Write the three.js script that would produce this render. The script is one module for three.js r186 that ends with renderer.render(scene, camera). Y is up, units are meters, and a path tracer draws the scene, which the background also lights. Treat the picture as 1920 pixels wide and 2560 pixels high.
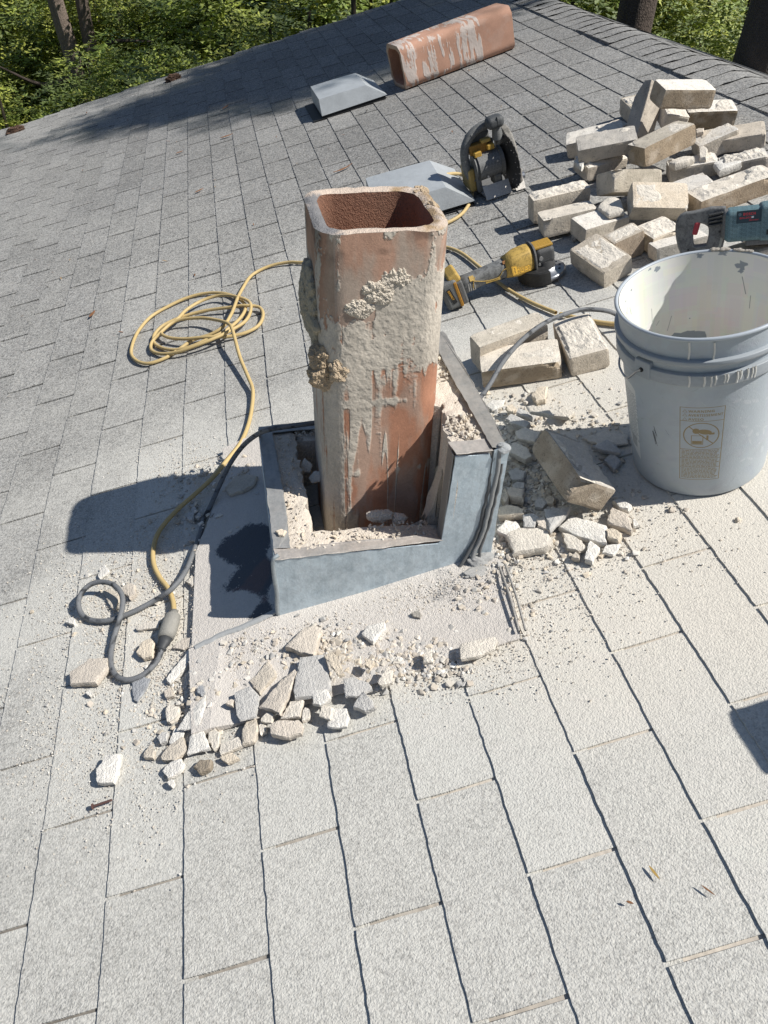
import * as THREE from 'three';
import { mergeGeometries, mergeVertices, toCreasedNormals } from 'three/addons/utils/BufferGeometryUtils.js';
import { RoundedBoxGeometry } from 'three/addons/geometries/RoundedBoxGeometry.js';
import { ConvexGeometry } from 'three/addons/geometries/ConvexGeometry.js';

// ---------------------------------------------------------------- camera, sky, sun, exposure
const TH = 15 * Math.PI / 180, CT = Math.cos(TH), ST = Math.sin(TH);      // roof pitch
const V3 = (x, y, z) => new THREE.Vector3(x, y, z);
// roof coordinates: X up the slope, Y along the courses (away), Z off the roof
const W = (X, Y, Z = 0) => V3(X * CT - Z * ST, X * ST + Z * CT, -Y);
const D3 = W;                                                             // directions turn the same way
const scene = new THREE.Scene();
const camera = new THREE.PerspectiveCamera(67.38, 0.75, 0.05, 400);
const CAM = [0.73722, -0.74893, 1.12412];
const CR = [0.953, -0.1914, -0.235], CD = [-0.3028, -0.6348, -0.7109], CF = [-0.0131, 0.7486, -0.6629];
{
  const f = D3(...CF).normalize(), r = D3(...CR), d = D3(...CD);
  r.addScaledVector(f, -r.dot(f)).normalize(); d.crossVectors(f, r);
  camera.matrix.makeBasis(r, d.clone().negate(), f.clone().negate());
  camera.quaternion.setFromRotationMatrix(camera.matrix);
  camera.position.copy(W(...CAM));
}
const renderer = new THREE.WebGLRenderer({ antialias: true });
renderer.toneMapping = THREE.LinearToneMapping;
renderer.toneMappingExposure = 1.12;
renderer.shadowMap.enabled = true;
renderer.setSize(768, 1024);
const SUND = D3(0.7557, -0.2407, 0.6088).normalize();
const sun = new THREE.DirectionalLight(new THREE.Color().setRGB(1, 0.965, 0.9), 5.3);
sun.position.copy(SUND).multiplyScalar(40); sun.castShadow = true; sun.shadow.radius = 1;
sun.shadow.camera.left = -12; sun.shadow.camera.right = 12; sun.shadow.camera.top = 12; sun.shadow.camera.bottom = -12; sun.shadow.camera.far = 90;
sun.shadow.mapSize.set(4096, 4096);
scene.add(sun, sun.target);
{                                                                         // clear late-morning sky, a little haze low down
  const w = 256, h = 128, data = new Float32Array(w * h * 4);
  for (let j = 0; j < h; j++) for (let i = 0; i < w; i++) {
    const el = Math.sin((j + 0.5) / h * Math.PI - Math.PI / 2), az = (i + 0.5) / w * 2 * Math.PI - Math.PI;
    const ce = Math.sqrt(1 - el * el), d = V3(ce * Math.cos(az), el, ce * Math.sin(az));
    const up = Math.max(0, el), hz = Math.exp(-up * 4.2), g = Math.max(0, d.dot(SUND));
    const aur = 0.10 * Math.pow(g, 6) + 0.25 * Math.pow(g, 40);
    const k = el < 0 ? 0.45 : 1;
    data.set([k * (0.07 + 0.16 * hz + aur), k * (0.122 + 0.15 * hz + aur * 0.95), k * (0.23 + 0.11 * hz + aur * 0.85), 1], (j * w + i) * 4);
  }
  const t = new THREE.DataTexture(data, w, h, THREE.RGBAFormat, THREE.FloatType);
  t.mapping = THREE.EquirectangularReflectionMapping; t.magFilter = t.minFilter = THREE.LinearFilter; t.needsUpdate = true;
  scene.background = t; scene.environment = t;
}

// ---------------------------------------------------------------- small tools
function rng(seed) { let a = seed >>> 0; return () => { a = (a + 0x6D2B79F5) | 0; let t = Math.imul(a ^ (a >>> 15), 1 | a); t = (t + Math.imul(t ^ (t >>> 7), 61 | t)) ^ t; return ((t ^ (t >>> 14)) >>> 0) / 4294967296; }; }
const R = rng(20240611), rr = (a, b) => a + (b - a) * R();
const clamp = (x, a = 0, b = 1) => x < a ? a : x > b ? b : x;
const mix = (a, b, t) => a + (b - a) * t, sstep = (a, b, x) => { const t = clamp((x - a) / (b - a)); return t * t * (3 - 2 * t); };
function hash2(i, j) { let h = Math.imul(i | 0, 374761393) + Math.imul(j | 0, 668265263) | 0; h = Math.imul(h ^ (h >>> 13), 1274126177); return ((h ^ (h >>> 16)) >>> 0) / 4294967296; }
function hash3(i, j, k) { return hash2(i + Math.imul(k | 0, 7919), j ^ Math.imul(k | 0, 104729)); }
function vn2(x, y) { const i = Math.floor(x), j = Math.floor(y); let u = x - i, v = y - j; u = u * u * (3 - 2 * u); v = v * v * (3 - 2 * v); return mix(mix(hash2(i, j), hash2(i + 1, j), u), mix(hash2(i, j + 1), hash2(i + 1, j + 1), u), v); }
function vn3(x, y, z) { const k = Math.floor(z); let w = z - k; w = w * w * (3 - 2 * w); const f = (kk) => { const i = Math.floor(x), j = Math.floor(y); let u = x - i, v = y - j; u = u * u * (3 - 2 * u); v = v * v * (3 - 2 * v); return mix(mix(hash3(i, j, kk), hash3(i + 1, j, kk), u), mix(hash3(i, j + 1, kk), hash3(i + 1, j + 1, kk), u), v); }; return mix(f(k), f(k + 1), w); }
const fbm2 = (x, y, o = 4) => { let s = 0, a = 0.5, n = 0; for (let k = 0; k < o; k++) { s += a * vn2(x, y); n += a; x = x * 2.03 + 17.1; y = y * 2.03 + 5.7; a *= 0.5; } return s / n; };
const fbm3 = (x, y, z, o = 3) => { let s = 0, a = 0.5, n = 0; for (let k = 0; k < o; k++) { s += a * vn3(x, y, z); n += a; x = x * 2.03 + 1.7; y = y * 2.03 + 9.2; z = z * 2.03 + 3.3; a *= 0.5; } return s / n; };
// a periodic grain tile: value noise of the given periods added up, 0..1
function tile(n, octaves, seed) {
  const out = new Float32Array(n * n); let tot = 0;
  for (const [p, a] of octaves) {
    const g = new Float32Array(p * p), r = rng(seed + p); for (let i = 0; i < p * p; i++) g[i] = r(); tot += a;
    for (let y = 0; y < n; y++) { const fy = y / n * p, j = Math.floor(fy); let v = fy - j; v = v * v * (3 - 2 * v); const j0 = (j % p) * p, j1 = ((j + 1) % p) * p;
      for (let x = 0; x < n; x++) { const fx = x / n * p, i = Math.floor(fx); let u = fx - i; u = u * u * (3 - 2 * u); const i0 = i % p, i1 = (i + 1) % p;
        out[y * n + x] += a * mix(mix(g[j0 + i0], g[j0 + i1], u), mix(g[j1 + i0], g[j1 + i1], u), v); } }
  }
  for (let i = 0; i < out.length; i++) out[i] /= tot; return out;
}
const s8 = (l) => { l = clamp(l); return Math.round(255 * (l <= 0.0031308 ? 12.92 * l : 1.055 * Math.pow(l, 1 / 2.4) - 0.055)); };   // linear -> sRGB byte
function colourTex(w, h, fn, wrap = THREE.ClampToEdgeWrapping) {
  const d = new Uint8Array(w * h * 4); const c = [0, 0, 0];
  for (let y = 0; y < h; y++) for (let x = 0; x < w; x++) { fn((x + 0.5) / w, (y + 0.5) / h, c, x, y); const i = (y * w + x) * 4; d[i] = s8(c[0]); d[i + 1] = s8(c[1]); d[i + 2] = s8(c[2]); d[i + 3] = 255; }
  const t = new THREE.DataTexture(d, w, h, THREE.RGBAFormat); t.colorSpace = THREE.SRGBColorSpace; return texOpts(t, wrap);
}
function greyTex(w, h, fn, wrap = THREE.RepeatWrapping) {
  const d = new Uint8Array(w * h * 4);
  for (let y = 0; y < h; y++) for (let x = 0; x < w; x++) { const v = Math.round(255 * clamp(fn((x + 0.5) / w, (y + 0.5) / h, x, y))); const i = (y * w + x) * 4; d[i] = d[i + 1] = d[i + 2] = v; d[i + 3] = 255; }
  return texOpts(new THREE.DataTexture(d, w, h, THREE.RGBAFormat), wrap);
}
function texOpts(t, wrap) { t.wrapS = t.wrapT = wrap; t.magFilter = THREE.LinearFilter; t.minFilter = THREE.LinearMipmapLinearFilter; t.generateMipmaps = true; t.needsUpdate = true; return t; }
function rep(t, sx, sy = sx, ox = 0, oy = 0) { const c = t.clone(); c.repeat.set(sx, sy); c.offset.set(ox, oy); c.needsUpdate = true; return c; }
const col = (r, g, b) => new THREE.Color().setRGB(r, g, b);
const std = (o) => new THREE.MeshStandardMaterial(o);

// a picture point of the survey photograph (1920 x 2560) dropped on the roof, h metres above it: roof coordinates
function onRoof(px, py, h = 0) {
  const a = (px - 960) / 1920, b = (py - 1280) / 1920, d = [0, 1, 2].map((i) => CF[i] + a * CR[i] + b * CD[i]), s = (h - CAM[2]) / d[2];
  return [CAM[0] + s * d[0], CAM[1] + s * d[1], h];
}
const QROOF = new THREE.Quaternion().setFromAxisAngle(V3(0, 0, 1), TH);

const used = new Map();
function numbered(n) { const k = used.get(n) ?? 0; used.set(n, k + 1); return k ? n + '_' + String(k).padStart(3, '0') : n; }
function tag(o, label, category, group, kind) { if (label) o.userData.label = label; if (category) o.userData.category = category; if (group) o.userData.group = group; if (kind) o.userData.kind = kind; return o; }
// a thing: a Group at its base; on the roof its local x runs up the slope, y off the roof, z towards the camera (-Y)
function thing(name, label, category, group) { const g = new THREE.Group(); g.name = numbered(name); scene.add(g); return tag(g, label, category, group); }
function roofThing(name, label, category, [X, Y, Z], yaw = 0, group) {
  const g = thing(name, label, category, group); g.position.copy(W(X, Y, Z));
  g.quaternion.copy(QROOF).multiply(new THREE.Quaternion().setFromAxisAngle(V3(0, 1, 0), yaw)); return g;
}
function clean(g) {
  if (g.index) g = g.toNonIndexed();
  for (const k of Object.keys(g.attributes)) if (!['position', 'normal', 'uv', 'color'].includes(k)) g.deleteAttribute(k);
  if (!g.attributes.normal) g.computeVertexNormals();
  if (!g.attributes.uv) boxUV(g);
  g.morphAttributes = {}; return g;
}
function join(list) {
  list = (Array.isArray(list) ? list : [list]).map(clean); if (list.length === 1) return list[0];
  const anyC = list.some((g) => g.attributes.color);
  if (anyC) for (const g of list) if (!g.attributes.color) g.setAttribute('color', new THREE.BufferAttribute(new Float32Array(g.attributes.position.count * 3).fill(1), 3));
  return mergeGeometries(list, false);
}
function mk(name, geos, mat, parent = scene) {
  const m = new THREE.Mesh(join(geos), mat); m.name = parent === scene ? numbered(name) : name; m.castShadow = m.receiveShadow = true; parent.add(m); return m;
}
function boxUV(g, s = 1) {                                               // uv in metres from the face direction
  const p = g.attributes.position, n = g.attributes.normal, uv = new Float32Array(p.count * 2);
  for (let i = 0; i < p.count; i++) {
    const ax = Math.abs(n.getX(i)), ay = Math.abs(n.getY(i)), az = Math.abs(n.getZ(i));
    let u, v; if (ay >= ax && ay >= az) { u = p.getX(i); v = p.getZ(i); } else if (ax >= az) { u = p.getZ(i); v = p.getY(i); } else { u = p.getX(i); v = p.getY(i); }
    uv[2 * i] = u * s; uv[2 * i + 1] = v * s;
  }
  g.setAttribute('uv', new THREE.BufferAttribute(uv, 2)); return g;
}
const T = (g, x, y, z, rx = 0, ry = 0, rz = 0) => { if (rx) g.rotateX(rx); if (ry) g.rotateY(ry); if (rz) g.rotateZ(rz); return g.translate(x, y, z); };
const box = (w, h, d, x = 0, y = 0, z = 0, rx = 0, ry = 0, rz = 0) => T(new THREE.BoxGeometry(w, h, d), x, y, z, rx, ry, rz);
const rbox = (w, h, d, r, x = 0, y = 0, z = 0, rx = 0, ry = 0, rz = 0, seg = 2) => T(new RoundedBoxGeometry(w, h, d, seg, r), x, y, z, rx, ry, rz);
const cyl = (r1, r2, h, x, y, z, axis = 'y', seg = 28) => { const g = new THREE.CylinderGeometry(r1, r2, h, seg); if (axis === 'x') g.rotateZ(-Math.PI / 2); if (axis === 'z') g.rotateX(Math.PI / 2); return g.translate(x, y, z); };
const tube = (pts, r, seg = 60, rs = 8, closed = false) => new THREE.TubeGeometry(new THREE.CatmullRomCurve3(pts.map((p) => p.isVector3 ? p : V3(...p)), closed), seg, r, rs, closed);
function ribbon(geo) { return geo; }
// paint every vertex of a geometry one linear colour
function tint(g, r, gg, b) { g = clean(g); const n = g.attributes.position.count, c = new Float32Array(n * 3); for (let i = 0; i < n; i++) c.set([r, gg, b], i * 3); g.setAttribute('color', new THREE.BufferAttribute(c, 3)); return g; }
// move vertices by a function of position (shared positions move together)
function warp(g, fn, flat = true) {
  const p = g.attributes.position; const v = V3(); for (let i = 0; i < p.count; i++) { v.fromBufferAttribute(p, i); fn(v); p.setXYZ(i, v.x, v.y, v.z); }
  if (flat) { g = g.index ? g.toNonIndexed() : g; } g.deleteAttribute('normal'); g.computeVertexNormals(); return g;
}
// ---------------------------------------------------------------- grain tiles and materials
const GN = 1024;
const granule = tile(GN, [[420, 0.7], [230, 1.0], [120, 0.3], [40, 0.1]], 11);          // roofing granules, one tile = 1 m
const gritT = tile(512, [[256, 0.8], [128, 0.7], [48, 0.6], [12, 0.4]], 23);               // sandy mortar, one tile = 0.25 m
const blotT = tile(512, [[64, 0.3], [24, 0.5], [9, 0.8], [4, 0.6]], 37);                   // blotches
const samp = (t, n, x, y) => t[(((Math.floor(y * n) % n) + n) % n) * n + (((Math.floor(x * n) % n) + n) % n)];
function sampL(t, n, x, y) { x = x * n - 0.5; y = y * n - 0.5; const i = Math.floor(x), j = Math.floor(y), u = x - i, v = y - j, m = (a) => ((a % n) + n) % n; const i0 = m(i), i1 = m(i + 1), j0 = m(j) * n, j1 = m(j + 1) * n; return mix(mix(t[j0 + i0], t[j0 + i1], u), mix(t[j1 + i0], t[j1 + i1], u), v); }
const st = (t, lo, hi) => (x) => clamp((x - lo) / (hi - lo));
const granuleBump = greyTex(GN, GN, (u, v, x, y) => sstep(0.28, 0.72, granule[y * GN + x]));
const gritBump = greyTex(512, 512, (u, v, x, y) => sstep(0.2, 0.8, gritT[y * 512 + x]));
const gritCol = colourTex(512, 512, (u, v, c, x, y) => { const g = gritT[y * 512 + x], b = blotT[((y * 2) % 512) * 512 + (x * 2) % 512]; const k = 0.8 + 0.2 * sstep(0.25, 0.75, g) + 0.16 * (b - 0.5); c[0] = k; c[1] = k * 0.985; c[2] = k * 0.96; }, THREE.RepeatWrapping);
const speckCol = colourTex(512, 512, (u, v, c, x, y) => { const g = gritT[y * 512 + x], b = blotT[y * 512 + x], s = sstep(0.62, 0.72, granule[(y * 2 % GN) * GN + x * 2 % GN]), d = sstep(0.4, 0.3, g); const k = 0.86 + 0.24 * (b - 0.5) + 0.22 * (g - 0.5) + 0.12 * s - 0.3 * d; c[0] = k; c[1] = k * 0.97; c[2] = k * 0.93; }, THREE.RepeatWrapping);
const blotCol = colourTex(256, 256, (u, v, c, x, y) => { const b = blotT[(y * 2) * 512 + x * 2], g = gritT[(y * 2) * 512 + x * 2]; const k = 0.82 + 0.3 * (b - 0.5) + 0.12 * (g - 0.5); c[0] = c[1] = c[2] = k; }, THREE.RepeatWrapping);
const spangleCol = colourTex(512, 512, (u, v, c, x, y) => { const b = blotT[y * 512 + x], f = blotT[((y * 3) % 512) * 512 + (x * 3) % 512], g = gritT[y * 512 + x]; const sv = fbm2(u * 60 + 3, v * 5, 3), k = 0.85 + 0.45 * (b - 0.5) + 0.5 * (f - 0.5) + 0.2 * (g - 0.5) + 0.14 * (sv - 0.5); c[0] = k * (1 + 0.1 * (f - 0.5)); c[1] = k; c[2] = k * (1 - 0.06 * (f - 0.5)); }, THREE.RepeatWrapping);
const wornCol = colourTex(512, 512, (u, v, c, x, y) => { const b = blotT[y * 512 + x], f = blotT[((y * 4) % 512) * 512 + (x * 4) % 512], g = gritT[((y * 2) % 512) * 512 + (x * 2) % 512]; const k = mix(0.5, 1, sstep(0.4, 0.62, 0.6 * b + 0.4 * f + 0.25 * (g - 0.5))); c[0] = k; c[1] = k; c[2] = k * 0.99; }, THREE.RepeatWrapping);
const M = {
  mortar: std({ vertexColors: true, roughness: 0.96, map: rep(gritCol, 5), bumpMap: rep(gritBump, 4), bumpScale: 0.0013 }),
  brick: std({ vertexColors: true, roughness: 0.95, map: rep(speckCol, 5.5), bumpMap: rep(gritBump, 5), bumpScale: 0.0009 }),
  dustyMetal: std({ vertexColors: true, roughness: 0.5, metalness: 0.4, map: rep(spangleCol, 3), bumpMap: rep(gritBump, 2), bumpScale: 0.0003 }),
  black: std({ color: col(0.018, 0.019, 0.021), roughness: 0.6, map: blotCol }),
  darkPlastic: std({ vertexColors: true, roughness: 0.6, map: rep(wornCol, 7), bumpMap: rep(gritBump, 3), bumpScale: 0.0002 }),
  steel: std({ color: col(0.55, 0.56, 0.58), roughness: 0.34, metalness: 0.85, map: rep(blotCol, 8) }),
};
const C = {                                                                // base colours (linear)
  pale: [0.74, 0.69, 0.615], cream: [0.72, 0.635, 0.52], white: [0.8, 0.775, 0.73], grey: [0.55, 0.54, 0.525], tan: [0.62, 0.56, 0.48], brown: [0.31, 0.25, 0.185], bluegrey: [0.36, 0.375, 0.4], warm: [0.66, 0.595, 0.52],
};
// ---------------------------------------------------------------- roof: courses of three-tab shingles
const EXPO = 0.127, HALF = 0.1524, RIDGE = 2.6, RAKE = 5.95;
function lin(tab, x) { if (x <= tab[0][0]) return tab[0][1]; for (let i = 1; i < tab.length; i++) if (x <= tab[i][0]) return mix(tab[i - 1][1], tab[i][1], (x - tab[i - 1][0]) / (tab[i][0] - tab[i - 1][0])); return tab[tab.length - 1][1]; }
const DY = [[-3, 0], [3, 0], [6, 0.09], [8, 0.09], [9, 0.0], [10, -0.08], [12, -0.22], [13, -0.24], [20, -0.2]].map(([a, b]) => [a, b * HALF]);
const DX = [[-3, 0.01], [1, 0], [4, -0.02], [6.5, -0.065], [8, -0.04], [9, 0], [11, 0.065], [13, 0.085], [20, 0.06]].map(([a, b]) => [a, b * EXPO]);
const slotY = (u) => u * HALF + lin(DY, u);
const butt = (v, Y) => v * EXPO + lin(DX, Y / HALF) + 0.004 * (vn2(v * 3.7, Y * 0.9) - 0.5);
// stone dust on the shingles: how much of it lies where (0 bare granules .. 1 covered), surveyed at these picture points
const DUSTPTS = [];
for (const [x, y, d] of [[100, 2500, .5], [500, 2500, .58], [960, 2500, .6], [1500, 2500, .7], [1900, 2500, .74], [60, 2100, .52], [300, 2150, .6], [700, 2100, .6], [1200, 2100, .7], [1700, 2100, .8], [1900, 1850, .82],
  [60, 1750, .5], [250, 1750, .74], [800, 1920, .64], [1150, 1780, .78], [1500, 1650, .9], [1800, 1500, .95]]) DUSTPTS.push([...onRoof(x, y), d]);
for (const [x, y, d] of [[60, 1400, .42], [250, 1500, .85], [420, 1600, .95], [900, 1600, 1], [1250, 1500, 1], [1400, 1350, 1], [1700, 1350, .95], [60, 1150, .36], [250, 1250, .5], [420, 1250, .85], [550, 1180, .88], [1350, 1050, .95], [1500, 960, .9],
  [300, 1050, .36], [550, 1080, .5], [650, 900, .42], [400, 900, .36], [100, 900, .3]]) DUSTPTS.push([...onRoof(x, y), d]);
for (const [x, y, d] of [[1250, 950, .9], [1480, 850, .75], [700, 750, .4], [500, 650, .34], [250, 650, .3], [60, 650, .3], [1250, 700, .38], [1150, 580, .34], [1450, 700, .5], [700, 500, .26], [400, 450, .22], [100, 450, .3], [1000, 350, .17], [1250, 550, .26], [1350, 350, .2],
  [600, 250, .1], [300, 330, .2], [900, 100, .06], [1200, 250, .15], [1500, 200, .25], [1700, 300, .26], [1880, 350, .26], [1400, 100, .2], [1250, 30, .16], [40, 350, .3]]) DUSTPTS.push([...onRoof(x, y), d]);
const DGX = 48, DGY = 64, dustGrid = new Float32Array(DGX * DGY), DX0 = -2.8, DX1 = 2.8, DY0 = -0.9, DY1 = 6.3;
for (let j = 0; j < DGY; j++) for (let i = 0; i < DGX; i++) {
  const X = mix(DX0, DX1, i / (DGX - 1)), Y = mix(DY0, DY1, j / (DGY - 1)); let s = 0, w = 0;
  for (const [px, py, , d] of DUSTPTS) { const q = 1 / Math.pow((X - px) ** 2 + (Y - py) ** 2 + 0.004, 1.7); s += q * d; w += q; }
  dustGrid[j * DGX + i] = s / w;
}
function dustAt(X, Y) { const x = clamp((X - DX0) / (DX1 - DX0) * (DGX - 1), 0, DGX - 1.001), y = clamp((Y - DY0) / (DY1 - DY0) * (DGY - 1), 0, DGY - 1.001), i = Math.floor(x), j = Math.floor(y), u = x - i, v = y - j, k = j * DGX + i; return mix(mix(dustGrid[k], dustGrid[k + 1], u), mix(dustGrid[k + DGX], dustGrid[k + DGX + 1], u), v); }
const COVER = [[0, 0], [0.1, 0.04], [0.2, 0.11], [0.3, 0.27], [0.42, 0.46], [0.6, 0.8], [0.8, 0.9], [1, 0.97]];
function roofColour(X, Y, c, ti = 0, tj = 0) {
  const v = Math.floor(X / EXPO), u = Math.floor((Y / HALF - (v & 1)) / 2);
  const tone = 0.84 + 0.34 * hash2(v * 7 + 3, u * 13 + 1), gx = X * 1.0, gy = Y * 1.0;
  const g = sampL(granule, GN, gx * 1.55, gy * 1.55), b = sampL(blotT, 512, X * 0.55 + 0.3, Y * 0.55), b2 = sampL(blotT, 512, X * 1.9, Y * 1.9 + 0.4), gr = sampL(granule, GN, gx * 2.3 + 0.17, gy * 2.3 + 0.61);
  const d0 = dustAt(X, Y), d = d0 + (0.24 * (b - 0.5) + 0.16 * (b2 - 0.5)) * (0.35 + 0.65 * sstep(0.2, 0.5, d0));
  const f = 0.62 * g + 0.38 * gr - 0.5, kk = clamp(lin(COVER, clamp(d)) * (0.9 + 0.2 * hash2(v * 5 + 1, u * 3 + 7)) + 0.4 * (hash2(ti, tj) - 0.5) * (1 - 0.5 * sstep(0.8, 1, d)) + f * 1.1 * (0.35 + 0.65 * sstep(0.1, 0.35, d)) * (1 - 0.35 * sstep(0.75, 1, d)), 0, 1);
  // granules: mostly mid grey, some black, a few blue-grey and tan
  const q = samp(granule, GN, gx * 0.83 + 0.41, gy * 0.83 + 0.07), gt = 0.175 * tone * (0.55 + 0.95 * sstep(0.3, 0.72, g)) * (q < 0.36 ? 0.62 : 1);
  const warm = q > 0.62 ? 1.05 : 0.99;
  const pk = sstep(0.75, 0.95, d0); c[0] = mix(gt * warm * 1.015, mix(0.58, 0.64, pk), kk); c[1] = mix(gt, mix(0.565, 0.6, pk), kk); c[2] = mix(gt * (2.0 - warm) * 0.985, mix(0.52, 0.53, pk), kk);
}
const NEARB = [-0.72, -0.78, 2.1, 1.95], FARB = [-2.8, -0.9, 2.8, 6.25];
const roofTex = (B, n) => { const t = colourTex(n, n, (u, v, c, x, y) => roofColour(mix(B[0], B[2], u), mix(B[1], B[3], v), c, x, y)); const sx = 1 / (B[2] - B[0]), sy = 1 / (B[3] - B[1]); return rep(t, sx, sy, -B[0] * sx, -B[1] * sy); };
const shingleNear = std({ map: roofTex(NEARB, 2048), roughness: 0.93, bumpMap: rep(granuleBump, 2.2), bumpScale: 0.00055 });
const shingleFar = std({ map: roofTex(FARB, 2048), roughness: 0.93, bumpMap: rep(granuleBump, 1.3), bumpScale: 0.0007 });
const roof = new THREE.Group(); roof.name = numbered('roof'); scene.add(roof); roof.quaternion.copy(QROOF);
tag(roof, 'low grey asphalt shingle roof slope dusted pale around the chimney', 'roof', null, 'structure');
// roof-group local coordinates: x up the slope, y off the roof, z = -Y
function tabGeo(v, u0) {
  const gap = 0.0026 + 0.0034 * sstep(0.7, 1.8, slotY(u0)), Y0 = slotY(u0) + gap, Y1 = slotY(u0 + 2) - gap, NY = 26, NX = 3, pos = [], idx = [], uv = [];
  const curlA = 0.001 * (hash2(v, u0 + 5) - 0.3), curlB = 0.001 * (hash2(v + 9, u0) - 0.3), lift = 0.001 * hash2(v + 1, u0 - 3);
  const P = (x, y, z) => { pos.push(x, z, -y); uv.push(x, y); return pos.length / 3 - 1; };
  const grid = [];
  for (let i = 0; i <= NX; i++) for (let j = 0; j <= NY; j++) {
    const t = i / NX, s = j / NY; let y = mix(Y0, Y1, s); const xl = butt(v, y), xr = butt(v + 1, y) + 0.02;
    let x = mix(xl, xr, t); if (i === 0) x += 0.002 * (hash3(v, u0 * 31 + j, 5) - 0.5) + 0.0006 * (vn2(v * 11, y * 30) - 0.5);
    if (j === 0) y += 0.0016 * (hash3(v, u0, i) - 0.5); if (j === NY) y += 0.0016 * (hash3(v, u0, i + 9) - 0.5);
    const z = mix(0.0022 + lift, -0.0012, t) + (1 - t) * (curlA * Math.pow(1 - s, 3) + curlB * Math.pow(s, 3)) + 0.0009 * (vn2(x * 9, y * 9) - 0.5);
    grid.push([x, y, z]);
  }
  const top = grid.map((g) => P(...g)), at = (i, j) => i * (NY + 1) + j;
  for (let i = 0; i < NX; i++) for (let j = 0; j < NY; j++) { const a = top[at(i, j)], b = top[at(i + 1, j)], c = top[at(i + 1, j + 1)], d = top[at(i, j + 1)]; idx.push(a, b, c, a, c, d); }
  const skirt = (list) => { const t = list.map((k) => P(...grid[k])), b = list.map((k) => P(grid[k][0], grid[k][1], grid[k][2] - 0.0066)); for (let i = 0; i < t.length - 1; i++) idx.push(t[i], t[i + 1], b[i + 1], t[i], b[i + 1], b[i]); };
  const L = []; for (let j = 0; j <= NY; j++) L.push(at(0, j)); skirt(L);
  const A = [], B = []; for (let i = 0; i <= NX; i++) { A.push(at(i, 0)); B.push(at(i, NY)); } skirt(A.reverse()); skirt(B);
  const g = new THREE.BufferGeometry(); g.setAttribute('position', new THREE.Float32BufferAttribute(pos, 3)); g.setAttribute('uv', new THREE.Float32BufferAttribute(uv, 2)); g.setIndex(idx); g.computeVertexNormals(); return g;
}
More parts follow.
